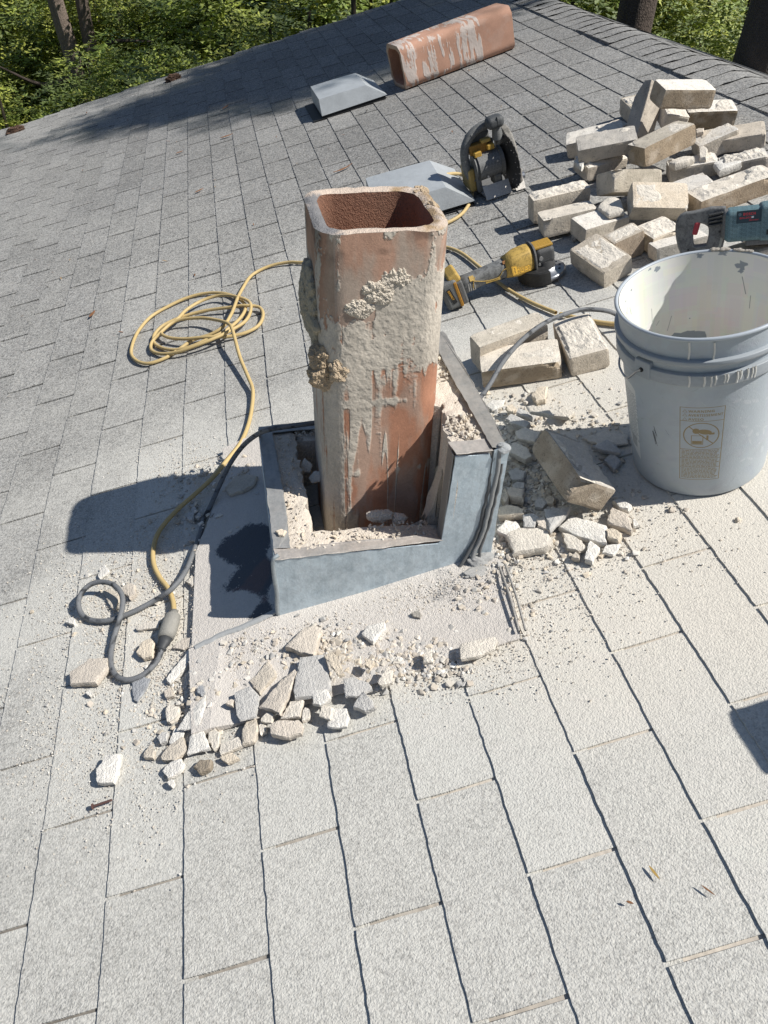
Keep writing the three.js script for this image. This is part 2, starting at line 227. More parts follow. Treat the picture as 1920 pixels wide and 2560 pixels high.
{
  const tabs = [], fwd = CF, cx = CAM[0], cy = CAM[1], cz = CAM[2];
  for (let v = -21; v <= 19; v++) for (let u = -7 - (v & 1 ? 0 : 1); u < 41; u++) {
    if (((u % 2) + 2) % 2 !== ((v % 2) + 2) % 2) continue; if (slotY(u) > RAKE - 0.02) continue;
    const X = (v + 0.5) * EXPO, Y = slotY(u + 1), d = [X - cx, Y - cy, -cz], dep = d[0] * CF[0] + d[1] * CF[1] + d[2] * CF[2];
    const px = (d[0] * CR[0] + d[1] * CR[1] + d[2] * CR[2]) / dep, py = (d[0] * CD[0] + d[1] * CD[1] + d[2] * CD[2]) / dep;
    const seen = dep > 0.2 && Math.abs(px) < 0.56 && Math.abs(py) < 0.74;
    tabs.push({ v, u, X, Y, size: seen ? 1 / (dep * dep * dep) : 0 });
  }
  tabs.sort((a, b) => b.size - a.size);
  const near = [], far = [];
  tabs.forEach((t, i) => {
    let g = tabGeo(t.v, t.u);
    const isNear = t.X > NEARB[0] + 0.08 && t.X < NEARB[2] - 0.1 && t.Y > NEARB[1] + 0.16 && t.Y < NEARB[3] - 0.17;
    if (i < 299 && t.size > 0) { mk('shingle', g, isNear ? shingleNear : shingleFar, roof); } else (isNear ? near : far).push(g);
  });
  // the tabs past the nearest three hundred, cut off at the rake
  for (const [n, l, m] of [['shingle_field', far, shingleFar], ['shingle_field', near, shingleNear]]) if (l.length) mk(n, l.map((g) => { const p = g.attributes.position; for (let k = 0; k < p.count; k++) if (-p.getZ(k) > RAKE + 0.02) p.setZ(k, -(RAKE + 0.02 + 0.07 * hash2(Math.floor(p.getX(k) / EXPO + 0.02), 7) + 0.02 * hash2(Math.round(p.getX(k) * 60), 9))); return g; }), m, roof).userData.kind = 'stuff';
  // underlay showing in the slots between tabs: the headlap of the course below, dark with dirt far off, dust-filled near
  const g = new THREE.PlaneGeometry(5.6, 7.1, 112, 142); g.rotateX(-Math.PI / 2); g.translate(-0.02, -0.0032, -2.5);
  const p = g.attributes.position, c = new Float32Array(p.count * 3);
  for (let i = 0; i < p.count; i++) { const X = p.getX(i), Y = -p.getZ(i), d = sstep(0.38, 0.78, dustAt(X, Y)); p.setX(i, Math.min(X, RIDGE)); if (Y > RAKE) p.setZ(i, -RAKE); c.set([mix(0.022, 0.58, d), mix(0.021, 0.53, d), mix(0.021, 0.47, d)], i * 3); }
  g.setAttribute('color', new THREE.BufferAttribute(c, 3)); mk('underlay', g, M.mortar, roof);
  // ridge caps bent over the ridge, each lapping the next
  const NRC = 62;
  for (let k = 0; k < NRC; k++) {
    const y0 = -0.6 + k * 0.108, y1 = y0 + 0.125; if (y1 > RAKE + 0.05) continue; const pos = [], uv = [], idx = [], NS = 12;
    for (let e = 0; e < 2; e++) for (let i = 0; i <= NS; i++) {
      const s = mix(-0.175, 0.165, i / NS), yy = e ? y1 : y0; let x, z; const r = 0.05;      // rounded bend near the ridge
      if (s < -r) { x = RIDGE + s; z = 0; } else if (s > r) { const q = s; x = RIDGE + q * Math.cos(2 * TH); z = -q * Math.sin(2 * TH); } else { const q = (s + r) / (2 * r); x = RIDGE + mix(-r, r * Math.cos(2 * TH), q); z = -r * Math.sin(2 * TH) * q * q; }
      z += (e ? 0.005 : 0.0098) + 0.003 * (hash3(k, i, 3) - 0.5) * (i < 3 ? 2 : 1) + 0.012 * (vn2(yy * 2.3, 4.1) - 0.5);
      pos.push(x + 0.003 * (hash3(k, e, 8) - 0.5), z, -(yy + 0.003 * (hash3(k, i, e + 1) - 0.5))); uv.push(x, yy);
    }
    const n = NS + 1; for (let i = 0; i < NS; i++) idx.push(i, i + 1, n + i + 1, i, n + i + 1, n + i);
    
    const b1 = pos.length / 3; for (const j of [0, n]) { pos.push(pos[j * 3], pos[j * 3 + 1], pos[j * 3 + 2], pos[j * 3], pos[j * 3 + 1] - 0.014, pos[j * 3 + 2]); uv.push(uv[2 * j], uv[2 * j + 1], uv[2 * j], uv[2 * j + 1]); } idx.push(b1, b1 + 2, b1 + 3, b1, b1 + 3, b1 + 1);
    const g2 = new THREE.BufferGeometry(); g2.setAttribute('position', new THREE.Float32BufferAttribute(pos, 3)); g2.setAttribute('uv', new THREE.Float32BufferAttribute(uv, 2)); g2.setIndex(idx); g2.computeVertexNormals();
    mk('ridge_cap', g2, shingleFar, roof);
  }
  // the slope beyond the ridge, the rake board and the gable below
  const bs = box(2.8, 0.02, 7.2, 1.4, -0.012, 0); bs.rotateZ(-2 * TH); bs.translate(RIDGE, -0.004, -2.4); mk('back_slope', boxUV(clean(bs)), std({ color: col(0.17, 0.17, 0.168), roughness: 0.95, map: rep(gritCol, 4) }), roof);
  mk('rake_board', box(5.4, 0.14, 0.025, -0.1, -0.08, -(RAKE - 0.02)), std({ color: col(0.3, 0.29, 0.27), roughness: 0.8, map: blotCol }), roof);
}
{
  const sh = new THREE.Shape(); sh.moveTo(-2.3, -3.4); sh.lineTo(5.0, -3.4); sh.lineTo(5.0, -0.12); sh.lineTo(2.5, 0.55); sh.lineTo(-2.3, -0.72);
  const g = new THREE.ExtrudeGeometry(sh, { depth: 6.6, bevelEnabled: false }); g.translate(0, 0, -5.75);
  tag(mk('house_wall', boxUV(clean(g)), std({ color: col(0.42, 0.4, 0.36), roughness: 0.9, map: rep(blotCol, 0.7) })), 'plain pale house walls carrying the shingle roof', 'wall', null, 'structure');
}
// ---------------------------------------------------------------- chimney stub: brick core, sheet metal flashing, sealant (upright: local x across, y up, z towards the camera = -Y)
const TAN = Math.tan(TH);
// a solid with a rough top: outline x0..x1, Y0..Y1, top(x,Y), bottom yb, outward faces jittered
function roughWall(x0, x1, Y0, Y1, top, yb, seed, amp = 0.004, nx = 14, ny = 14) {
  const pos = [], idx = []; const rows = [];
  for (let i = 0; i <= nx; i++) for (let j = 0; j <= ny; j++) {
    const x = mix(x0, x1, i / nx), y = mix(Y0, Y1, j / ny), e = (i === 0 || i === nx || j === 0 || j === ny) ? 1 : 0;
    const jx = amp * 1.6 * (hash3(i, j, seed) - 0.5) * e, jy = amp * 1.6 * (hash3(i, j, seed + 3) - 0.5) * e;
    rows.push([x + jx, top(x, y) + amp * 2 * (fbm2(x * 60 + seed, y * 60, 3) - 0.5) - amp * 1.2 * e * hash3(i, j, seed + 9), -(y + jy)]);
  }
  const P = (p) => { pos.push(...p); return pos.length / 3 - 1; }, at = (i, j) => i * (ny + 1) + j, t = rows.map(P);
  for (let i = 0; i < nx; i++) for (let j = 0; j < ny; j++) { const a = t[at(i, j)], b = t[at(i + 1, j)], c = t[at(i + 1, j + 1)], d = t[at(i, j + 1)]; idx.push(a, b, c, a, c, d); }
  const side = (list) => { const NB = 6; const cols = list.map((k, n) => { const o = []; for (let m = 0; m <= NB; m++) { const f = m / NB, p = rows[k]; o.push(P([p[0] + amp * 0.9 * (hash3(k, m, seed + 5) - 0.5) * (m > 0), mix(p[1], yb, f), p[2] + amp * 0.9 * (hash3(k, m, seed + 6) - 0.5) * (m > 0)])); } return o; });
    for (let n = 0; n < cols.length - 1; n++) for (let m = 0; m < NB; m++) idx.push(cols[n][m], cols[n + 1][m], cols[n + 1][m + 1], cols[n][m], cols[n + 1][m + 1], cols[n][m + 1]); };
  const a = [], b = [], c = [], d = []; for (let i = 0; i <= nx; i++) { a.push(at(i, 0)); b.push(at(nx - i, ny)); } for (let j = 0; j <= ny; j++) { c.push(at(0, ny - j)); d.push(at(nx, j)); }
  side(a.reverse()); side(b.reverse()); side(c.reverse()); side(d.reverse());
  const g = new THREE.BufferGeometry(); g.setAttribute('position', new THREE.Float32BufferAttribute(pos, 3)); g.setIndex(idx); g.computeVertexNormals(); return boxUV(g.toNonIndexed());
}
const chimney = thing('chimney_stub', 'cut-down square brick chimney stub wrapped in blue-grey sheet metal, sawn lower at the front', 'chimney');
{
  const CX0 = 0.443, CX1 = 0.857, CY0 = 0.303, CY1 = 0.742, LOW = 0.283, HI = 0.487;
  const tops = (c) => c;
  const w = [
    tint(roughWall(CX0, 0.765, CY0, 0.372, (x, y) => LOW - 0.012 * sstep(0.58, 0.76, x) + 0.003 * Math.sin(x * 40), 0.0, 3), ...C.warm),
    tint(roughWall(CX0, 0.519, 0.372, CY1, () => LOW - 0.002, 0.0, 7, 0.005, 12, 40), ...C.warm),
    tint(roughWall(0.52, 0.775, 0.692, CY1, () => LOW - 0.004, 0.0, 13, 0.005, 30, 9), ...C.warm),
    tint(roughWall(0.772, CX1, CY0, 0.4, () => HI, 0.0, 17, 0.004, 12, 12), ...C.warm),
    tint(roughWall(0.788, CX1, 0.4, 0.475, (x, y) => HI - 0.002, 0.0, 19, 0.006, 10, 10), ...C.warm),
    tint(roughWall(0.776, CX1, 0.475, CY1, () => HI - 0.003, 0.0, 23, 0.005, 12, 30), ...C.warm),
  ];
  mk('brick_core', w, M.mortar, chimney);
  // cells of the bricks showing as ledges inside the hole
  mk('core_brick', tint(roughWall(0.518, 0.532, 0.374, 0.47, () => 0.2, 0.02, 29, 0.004, 5, 12), ...C.tan), M.brick, chimney);
  mk('core_brick', tint(roughWall(0.745, 0.775, 0.374, 0.4, (x, y) => 0.27 + 0.14 * sstep(0.745, 0.775, x), 0.02, 37, 0.006, 8, 8), ...C.tan), M.brick, chimney);
  const blue = [0.52, 0.61, 0.675], dusty = [0.53, 0.49, 0.45], th = 0.0022;
  // flat sheet with a wavy, slightly dented face from an outline (x, height), laid at depth z
  const sheet = (out, along, at, seed) => {
    const sh = new THREE.Shape(); out.forEach(([a, b], i) => { const [pa, pb] = out[(i + out.length - 1) % out.length]; if (i === 0) sh.moveTo(a, b); else { const n = Math.ceil(Math.hypot(a - pa, b - pb) / 0.02); for (let k = 1; k <= n; k++) sh.lineTo(mix(pa, a, k / n) + (k < n ? 0.0012 * (hash3(i, k, seed) - 0.5) : 0), mix(pb, b, k / n) + (k < n ? 0.0012 * (hash3(i, k, seed + 1) - 0.5) : 0)); } });
    const g = new THREE.ExtrudeGeometry(sh, { depth: th, bevelEnabled: true, bevelSize: 0.0006, bevelThickness: 0.0006, bevelSegments: 1 });
    return g;
  };
  const front = sheet([[0.44, 0.116], [0.55, 0.146], [0.7, 0.186], [0.835, 0.222], [0.838, 0.47], [0.832, 0.482], [0.77, 0.484], [0.766, 0.4], [0.759, 0.29], [0.752, 0.28], [0.6, 0.283], [0.5, 0.287], [0.44, 0.288]], 0, 0, 1);
  front.translate(0, 0, -0.3025); mk('front_flashing', tint(front, ...blue), M.dustyMetal, chimney).userData.label = 'blue-grey galvanised front panel cut to an L';
  const left = sheet([[0.3, 0.117], [0.742, 0.117], [0.742, 0.285], [0.6, 0.286], [0.45, 0.284], [0.3, 0.286]], 0, 0, 2); left.rotateY(Math.PI / 2); left.translate(0.4385, 0, 0);
  mk('side_flashing', tint(left, ...blue), M.dustyMetal, chimney);
  const right = sheet([[0.3, 0.236], [0.745, 0.236], [0.745, 0.49], [0.55, 0.489], [0.31, 0.492], [0.3, 0.485]], 0, 0, 3); right.rotateY(Math.PI / 2); right.translate(0.8605, 0, 0);
  mk('side_flashing', tint(right, ...blue), M.dustyMetal, chimney);
  const corner = sheet([[0.8385, 0.225], [0.8615, 0.232], [0.866, 0.47], [0.868, 0.492], [0.852, 0.497], [0.84, 0.49]], 0, 0, 5); corner.translate(0, 0, -0.3);
  mk('corner_flashing', tint(corner, ...blue), M.dustyMetal, chimney);
  const back = sheet([[0.44, 0.118], [0.86, 0.231], [0.86, 0.488], [0.785, 0.487], [0.78, 0.29], [0.44, 0.288]], 0, 0, 4); back.translate(0, 0, -0.7455);
  mk('back_flashing', tint(back, ...blue), M.dustyMetal, chimney);
  // turned-over lips on top of the walls
  const lip = (pts, y0, seed) => { const o = []; pts.forEach(([a, b], i) => { const [c, d] = pts[(i + 1) % pts.length], n = Math.max(1, Math.round(Math.hypot(a - c, b - d) / 0.012)); for (let k = 0; k < n; k++) o.push(new THREE.Vector2(mix(a, c, k / n) + 0.0022 * (hash3(i, k, seed) - 0.5), mix(b, d, k / n) + 0.0022 * (hash3(i, k, seed + 7) - 0.5))); }); const g = new THREE.ExtrudeGeometry(new THREE.Shape(o), { depth: 0.0008, bevelEnabled: true, bevelSize: 0.0004, bevelThickness: 0.0004, bevelSegments: 1, curveSegments: 2 }); g.rotateX(-Math.PI / 2); return warp(g.translate(0, y0, 0), (v) => { v.y += 0.0045 * (fbm2(v.x * 28 + seed * 5, v.z * 28, 2) - 0.45); }); };
  mk('flashing_lip', tint(lip([[0.44, 0.33], [0.47, 0.326], [0.474, 0.45], [0.472, 0.6], [0.468, 0.742], [0.44, 0.745]], 0.2875, 1), 0.4, 0.4, 0.39), M.dustyMetal, chimney);
  mk('flashing_lip', tint(lip([[0.44, 0.298], [0.76, 0.299], [0.745, 0.318], [0.6, 0.325], [0.47, 0.327], [0.44, 0.33]], 0.2868, 2), ...dusty), M.dustyMetal, chimney);
  mk('flashing_lip', tint(lip([[0.77, 0.2985], [0.837, 0.298], [0.835, 0.332], [0.764, 0.335]], 0.4905, 3), ...dusty), M.dustyMetal, chimney);
  mk('flashing_lip', tint(lip([[0.836, 0.302], [0.862, 0.297], [0.866, 0.4], [0.864, 0.55], [0.862, 0.745], [0.832, 0.748], [0.828, 0.6], [0.832, 0.45]], 0.4945, 4), 0.41, 0.39, 0.36), M.dustyMetal, chimney);
  mk('flashing_lip', tint(lip([[0.47, 0.715], [0.785, 0.715], [0.785, 0.747], [0.47, 0.747]], 0.2885, 5), 0.36, 0.37, 0.37), M.dustyMetal, chimney);
  const ret = box(0.002, 0.21, 0.032, 0, 0, 0); ret.rotateZ(-0.035); ret.translate(0.7625, 0.382, -0.318); mk('flashing_return', tint(ret, 0.36, 0.35, 0.33), M.dustyMetal, chimney);
  const crimp = tube([[0.437, 0.12, -0.305], [0.4345, 0.16, -0.301], [0.437, 0.2, -0.3], [0.435, 0.25, -0.3], [0.438, 0.288, -0.303], [0.447, 0.2925, -0.307]], 0.0045, 40, 7); mk('corner_seam', tint(crimp, 0.4, 0.45, 0.48), M.dustyMetal, chimney);
  // sealant dragged down the right front corner
  const seal = std({ vertexColors: true, roughness: 0.55, map: rep(blotCol, 14), bumpMap: rep(gritBump, 5), bumpScale: 0.0004 });
  const bead = (pts, r) => { const g = tube(pts, r, 70, 8); return warp(g, (v) => { v.x += 0.0025 * (vn2(v.y * 70, r * 900) - 0.5); v.z += 0.002 * (vn2(v.y * 55, 3 + r * 500) - 0.5); }, false); };
  mk('sealant_bead', tint(bead([[0.841, 0.49, -0.302], [0.8395, 0.43, -0.3], [0.836, 0.36, -0.299], [0.827, 0.29, -0.297], [0.812, 0.25, -0.294], [0.795, 0.219, -0.288]], 0.0036), 0.17, 0.175, 0.18), seal, chimney);
  mk('sealant_bead', tint(bead([[0.85, 0.5, -0.3], [0.85, 0.44, -0.297], [0.845, 0.37, -0.296], [0.838, 0.3, -0.294], [0.826, 0.26, -0.292], [0.818, 0.225, -0.286]], 0.0046), 0.4, 0.41, 0.41), seal, chimney);
  mk('sealant_bead', tint(bead([[0.858, 0.46, -0.299], [0.854, 0.38, -0.296], [0.846, 0.31, -0.294], [0.836, 0.262, -0.29], [0.834, 0.23, -0.285]], 0.0034), 0.2, 0.205, 0.21), seal, chimney);
  const blob = (x, y, z, sx, sy, sz, seed) => warp(new THREE.IcosahedronGeometry(1, 12), (v) => { const k = 0.75 + 0.5 * fbm3(v.x * 2 + seed, v.y * 2, v.z * 2); v.multiplyScalar(k); v.set(v.x * sx + x, v.y * sy + y, v.z * sz + z); }, false);
  mk('sealant_smear', [tint(blob(0.842, 0.231, -0.288, 0.032, 0.015, 0.018, 2), 0.46, 0.46, 0.45), tint(blob(0.838, 0.226, -0.262, 0.04, 0.008, 0.018, 6), 0.5, 0.49, 0.47)], seal, chimney);
  mk('torn_corner', warp(tint(new THREE.IcosahedronGeometry(0.013, 6), 0.5, 0.52, 0.53), (v) => { const k = 0.7 + 0.7 * fbm3(v.x * 90, v.y * 90, v.z * 90, 2); v.multiplyScalar(k); v.y *= 0.55; v.x += 0.857; v.y += 0.492; v.z -= 0.302; }, false), seal, chimney);
  mk('rust_streak', tint(tube([[0.45, 0.1185, -0.299], [0.55, 0.1455, -0.2995], [0.68, 0.18, -0.2995]], 0.0018, 30, 5), 0.2, 0.085, 0.05), M.mortar, chimney);
  mk('rust_streak', warp(tint(box(0.0012, 0.09, 0.018, 0.8632, 0.285, -0.325), 0.24, 0.075, 0.035), (v) => { v.z += 0.01 * (v.y - 0.24) / 0.09; }), std({ vertexColors: true, roughness: 0.95, map: rep(gritCol, 6) }), chimney);
}
// sheet metal pans on the roof round the stub
const panCol = colourTex(1024, 1024, (u, v, c) => {                        // u: X 0.26..0.98, v: Y 0.08..1.0; dust settled in patches on dark coated metal
  const X = mix(0.26, 0.98, u), Y = mix(0.08, 1.0, v), n = fbm2(X * 9 + 3, Y * 9, 5), n2 = sampL(gritT, 512, X * 5, Y * 5), n3 = fbm2(X * 26, Y * 26 + 8, 3);
  let d = 1;
  if (Y > 0.265 && X < 0.46) {
    d = 0.5 + 0.9 * (n - 0.5) + 0.4 * (n3 - 0.5);
    const bare = (cx, cy, rx, ry, a, k) => { const ca = Math.cos(a), sa = Math.sin(a), x = (X - cx) * ca + (Y - cy) * sa, y = -(X - cx) * sa + (Y - cy) * ca; return k * Math.exp(-((x / rx) ** 2 + (y / ry) ** 2) * 1.3); };
    d += 0.95 - bare(0.41, 0.55, 0.1, 0.07, 0.5, 1.8) - bare(0.39, 0.43, 0.12, 0.045, 0.25, 1.25) - bare(0.43, 0.37, 0.035, 0.09, 0, 1.0) - bare(0.4, 0.32, 0.06, 0.022, 0.1, 1.0);
    d += 0.5 * sstep(0.32, 0.28, X) + 0.25 * sstep(0.3, 0.27, Y) * sstep(0.4, 0.34, X);
  } else d = 0.86 + 1.0 * (n - 0.5);
  const k = sstep(0.42, 0.6, d + 0.5 * (n2 - 0.5)), rust = sstep(0.62, 0.72, fbm2(X * 14 + 40, Y * 14, 3)) * (1 - k);
  const s = 0.9 + 0.25 * (n2 - 0.5);
  c[0] = mix(0.09 + 0.05 * rust, 0.64 * s, k); c[1] = mix(0.1 + 0.012 * rust, 0.595 * s, k); c[2] = mix(0.115, 0.545 * s, k);
});
const panH = (X, Y = 0.25) => mix(0.0215, 0.0095, sstep(0.34, 0.66, X)) * mix(1, mix(0.3, 1, sstep(0.13, 0.27, Y)), sstep(0.3, 0.4, X));
{
  const sx = 1 / 0.72, sy = 1 / 0.92;
  const panM = std({ map: rep(panCol, sx, sy, -0.26 * sx, -0.08 * sy), roughness: 0.85, bumpMap: rep(gritBump, 4.5), bumpScale: 0.0011 });
  const pan = roofThing('base_flashing', 'flat sheet metal base flashing around the chimney foot, caked in pale dust', 'flashing', [0, 0, 0]);
  const slab = (pts, z0, z1, seed) => {
    const sh = new THREE.Shape(); pts.forEach(([a, b], i) => { const [pa, pb] = pts[(i + pts.length - 1) % pts.length]; if (!i) sh.moveTo(a, b); else { const n = Math.ceil(Math.hypot(a - pa, b - pb) / 0.012); for (let k = 1; k <= n; k++) sh.lineTo(mix(pa, a, k / n) + 0.002 * (hash3(i, k, seed) - 0.5), mix(pb, b, k / n) + 0.002 * (hash3(i, k, seed + 4) - 0.5)); } });
    const g = new THREE.ExtrudeGeometry(sh, { depth: z1 - z0, bevelEnabled: true, bevelSize: 0.0008, bevelThickness: 0.0008, bevelSegments: 1 }); g.rotateX(-Math.PI / 2); g.translate(0, z0, 0);
    const q = clean(g), p = q.attributes.position, uv = q.attributes.uv; for (let i = 0; i < p.count; i++) if (p.getY(i) > 0.009) p.setY(i, p.getY(i) * panH(p.getX(i), -p.getZ(i)) / 0.0215); q.computeVertexNormals(); for (let i = 0; i < p.count; i++) uv.setXY(i, p.getX(i), -p.getZ(i)); return q;
  };
  const aL = onRoof(497, 1392), aB = onRoof(487, 1640), f1 = onRoof(490, 1850), f2 = onRoof(640, 1815), f3 = onRoof(1302, 1600), f4 = onRoof(1238, 1400), top = onRoof(575, 1195);
  mk('side_pan', slab([[aL[0], aL[1]], [top[0], top[1]], [0.36, 0.93], [0.47, 0.96], [0.47, 0.29], [aB[0] + 0.16, 0.297], [aB[0], aB[1]]], 0.004, 0.0165, 3), panM, pan);
  mk('front_apron', slab([[aB[0] - 0.003, aB[1] + 0.002], [0.44, 0.302], [0.9, 0.315], [f4[0] + 0.02, f4[1]], [f3[0], f3[1]], [f2[0], f2[1] + 0.01], [f1[0], f1[1]]], 0.006, 0.0215, 5), panM, pan);
  mk('sealant_smear', warp(tint(tube([[aB[0] + 0.01, 0.022, -aB[1]], [0.33, 0.0235, -0.292], [0.39, 0.0235, -0.297], [0.43, 0.024, -0.305], [0.455, 0.026, -0.31]], 0.007, 60, 7), 0.42, 0.43, 0.43), (v) => { v.y = 0.0205 + (v.y - 0.02) * 0.5; v.z += 0.006 * (fbm2(v.x * 60, 2, 3) - 0.5); }, false), std({ vertexColors: true, roughness: 0.6, map: rep(blotCol, 10) }), pan);
  for (const [x1, y1, x2, y2] of [[1252, 1432, 1300, 1590], [1266, 1425, 1316, 1588]]) { const a = onRoof(x1, y1), b = onRoof(x2, y2); mk('metal_strip', tint(tube([[a[0], 0.016, -a[1]], [(a[0] + b[0]) / 2 + 0.002, 0.017, -(a[1] + b[1]) / 2], [b[0], 0.014, -b[1]]], 0.0024, 20, 5), 0.46, 0.44, 0.41), M.dustyMetal, pan); }
}

// ---------------------------------------------------------------- clay flue liners
function linerProfile(w, d, r, n = 7) {                                   // rounded rectangle, arc length kept: starts at back of the left side
  const p = [], arc = (cx, cy, a0) => { for (let i = 0; i <= n; i++) { const a = a0 + i / n * Math.PI / 2; p.push([cx + r * Math.cos(a), cy + r * Math.sin(a)]); } };
  const straight = (x0, y0, x1, y1) => { for (let i = 1; i < 8; i++) p.push([mix(x0, x1, i / 8), mix(y0, y1, i / 8)]); };
  const a = w / 2 - r, b = d / 2 - r;                                      // (x, back +)
  straight(-w / 2, b, -w / 2, -b); arc(-a, -b, Math.PI); straight(-a, -d / 2, a, -d / 2); arc(a, -b, 1.5 * Math.PI); straight(w / 2, -b, w / 2, b); arc(a, b, 0); straight(a, d / 2, -a, d / 2); arc(-a, b, Math.PI / 2);
  return p;
}
function liner(w, d, r, wall, h, nh, rimJag, seed) {                       // returns {outer, inner, rim}; axis along y from 0 to h; uv = perimeter, height 0..1
  const out = linerProfile(w, d, r), k = (w - 2 * wall) / w, kin = out.map(([x, y]) => [x * k, y * ((d - 2 * wall) / d)]); const n = out.length;
  const jag = (i, o) => rimJag * (fbm2(i * 0.45 + seed, o * 1.3, 3) - 0.5) * 2;
  const shell = (prof, o, flip) => {
    const pos = [], uv = [], idx = [];
    for (let j = 0; j <= nh; j++) for (let i = 0; i <= n; i++) { const [x, y] = prof[i % n], t = j / nh; const bul = 1 + 0.006 * (fbm2(i * 0.2 + seed, t * 5, 2) - 0.5); pos.push(x * bul, t * h + (j === nh ? jag(i % n, o) : 0) + (j === 0 ? -jag(i % n, o + 2) : 0), -y * bul); uv.push(i / n, t); }
    for (let j = 0; j < nh; j++) for (let i = 0; i < n; i++) { const a = j * (n + 1) + i, b = a + 1, c = a + n + 2, e = a + n + 1; if (flip) idx.push(a, c, b, a, e, c); else idx.push(a, b, c, a, c, e); }
    const g = new THREE.BufferGeometry(); g.setAttribute('position', new THREE.Float32BufferAttribute(pos, 3)); g.setAttribute('uv', new THREE.Float32BufferAttribute(uv, 2)); g.setIndex(idx); g.computeVertexNormals(); return g;
  };
  const rims = [];
  for (const e of [0, 1]) {
    const pos = [], idx = [];
    for (let i = 0; i <= n; i++) for (let m = 0; m <= 3; m++) { const f = m / 3, a = out[i % n], b = kin[i % n], y0 = e ? jag(i % n, 0) : -jag(i % n, 2), y1 = e ? jag(i % n, 1) : -jag(i % n, 3); pos.push(mix(a[0], b[0], f), (e ? h : 0) + mix(y0, y1, f) + (m === 1 || m === 2 ? (e ? 1 : -1) * (0.002 + 0.003 * hash3(i % n, m, seed)) : 0), -mix(a[1], b[1], f)); }
    for (let i = 0; i < n; i++) for (let m = 0; m < 3; m++) { const a = i * 4 + m, b = a + 4; if (e) idx.push(a, b, b + 1, a, b + 1, a + 1); else idx.push(a, b + 1, b, a, a + 1, b + 1); }
    const g = new THREE.BufferGeometry(); g.setAttribute('position', new THREE.Float32BufferAttribute(pos, 3)); g.setIndex(idx); g.computeVertexNormals(); rims.push(boxUV(g));
  }
  return { outer: shell(out, 0, false), inner: shell(kin, 1, true), rim: rims };
}
const TERRA = [0.52, 0.225, 0.125], TERRA2 = [0.5, 0.285, 0.2], MORT = [0.6, 0.54, 0.46];
function linerMortar(s, t0) { const t = clamp((t0 - 0.37) / 0.63);                                            // mortar cover on the standing liner, from its streaks and patches
  const fr = (s - 0.25) * 4, front = s > 0.22 && s < 0.53;
  const st1 = fbm2(s * 90, t * 4.5, 3), st2 = fbm2(s * 34 + 9, t * 2.2 + 3, 3), bl = fbm2(s * 26, t * 13, 4), fine = fbm2(s * 150, t * 110, 2);
  let m = lin([[0, 0.2], [0.1, 0.16], [0.25, 0.22], [0.4, 0.27], [0.48, 0.34], [0.54, 0.46], [0.63, 0.74], [0.74, 0.86], [0.84, 0.8], [0.9, 0.52], [0.96, 0.38], [1, 0.45]], t);
  if (!front) m = s < 0.22 ? lin([[0, 0.75], [0.3, 0.8], [0.55, 0.9], [0.7, 0.6], [0.9, 0.42], [1, 0.4]], t) : 0.8;
  if (front) { m += 0.36 * sstep(0.12, 0.0, fr) * sstep(0.9, 0.5, t); m += 0.6 * sstep(0.8, 0.93, 1 - Math.abs(2 * vn2(s * 62, t * 2.2) - 1)) * sstep(0.62, 0.5, t) * sstep(0.36, 0.5, vn2(s * 62 + 50, t * 3.1)); m += 0.45 * Math.exp(-(((t - 0.47) / 0.012) ** 2)) * sstep(0.4, 0.6, vn2(s * 50, 3)) + 0.4 * Math.exp(-(((t - 0.2) / 0.016) ** 2)) * sstep(0.4, 0.6, vn2(s * 44, 9)); m += 0.5 * sstep(0.72, 0.95, fr) * sstep(0.3, 0.55, t); m -= 0.6 * sstep(0.2, 0.1, fr) * sstep(0.68, 0.78, t); m -= 0.4 * Math.exp(-(((fr - 0.3) / 0.17) ** 2 + ((t - 0.92) / 0.05) ** 2)); }
  const low = sstep(0.62, 0.5, t);
  const v = m + (0.75 * (st1 - 0.5) + 0.8 * (st2 - 0.5)) * mix(0.35, 1, low) + 0.75 * (bl - 0.5) * mix(1, 0.75, low) + 0.18 * (fine - 0.5);
  return sstep(0.46 - 0.08 * low, 0.56 + 0.16 * low, v);
}
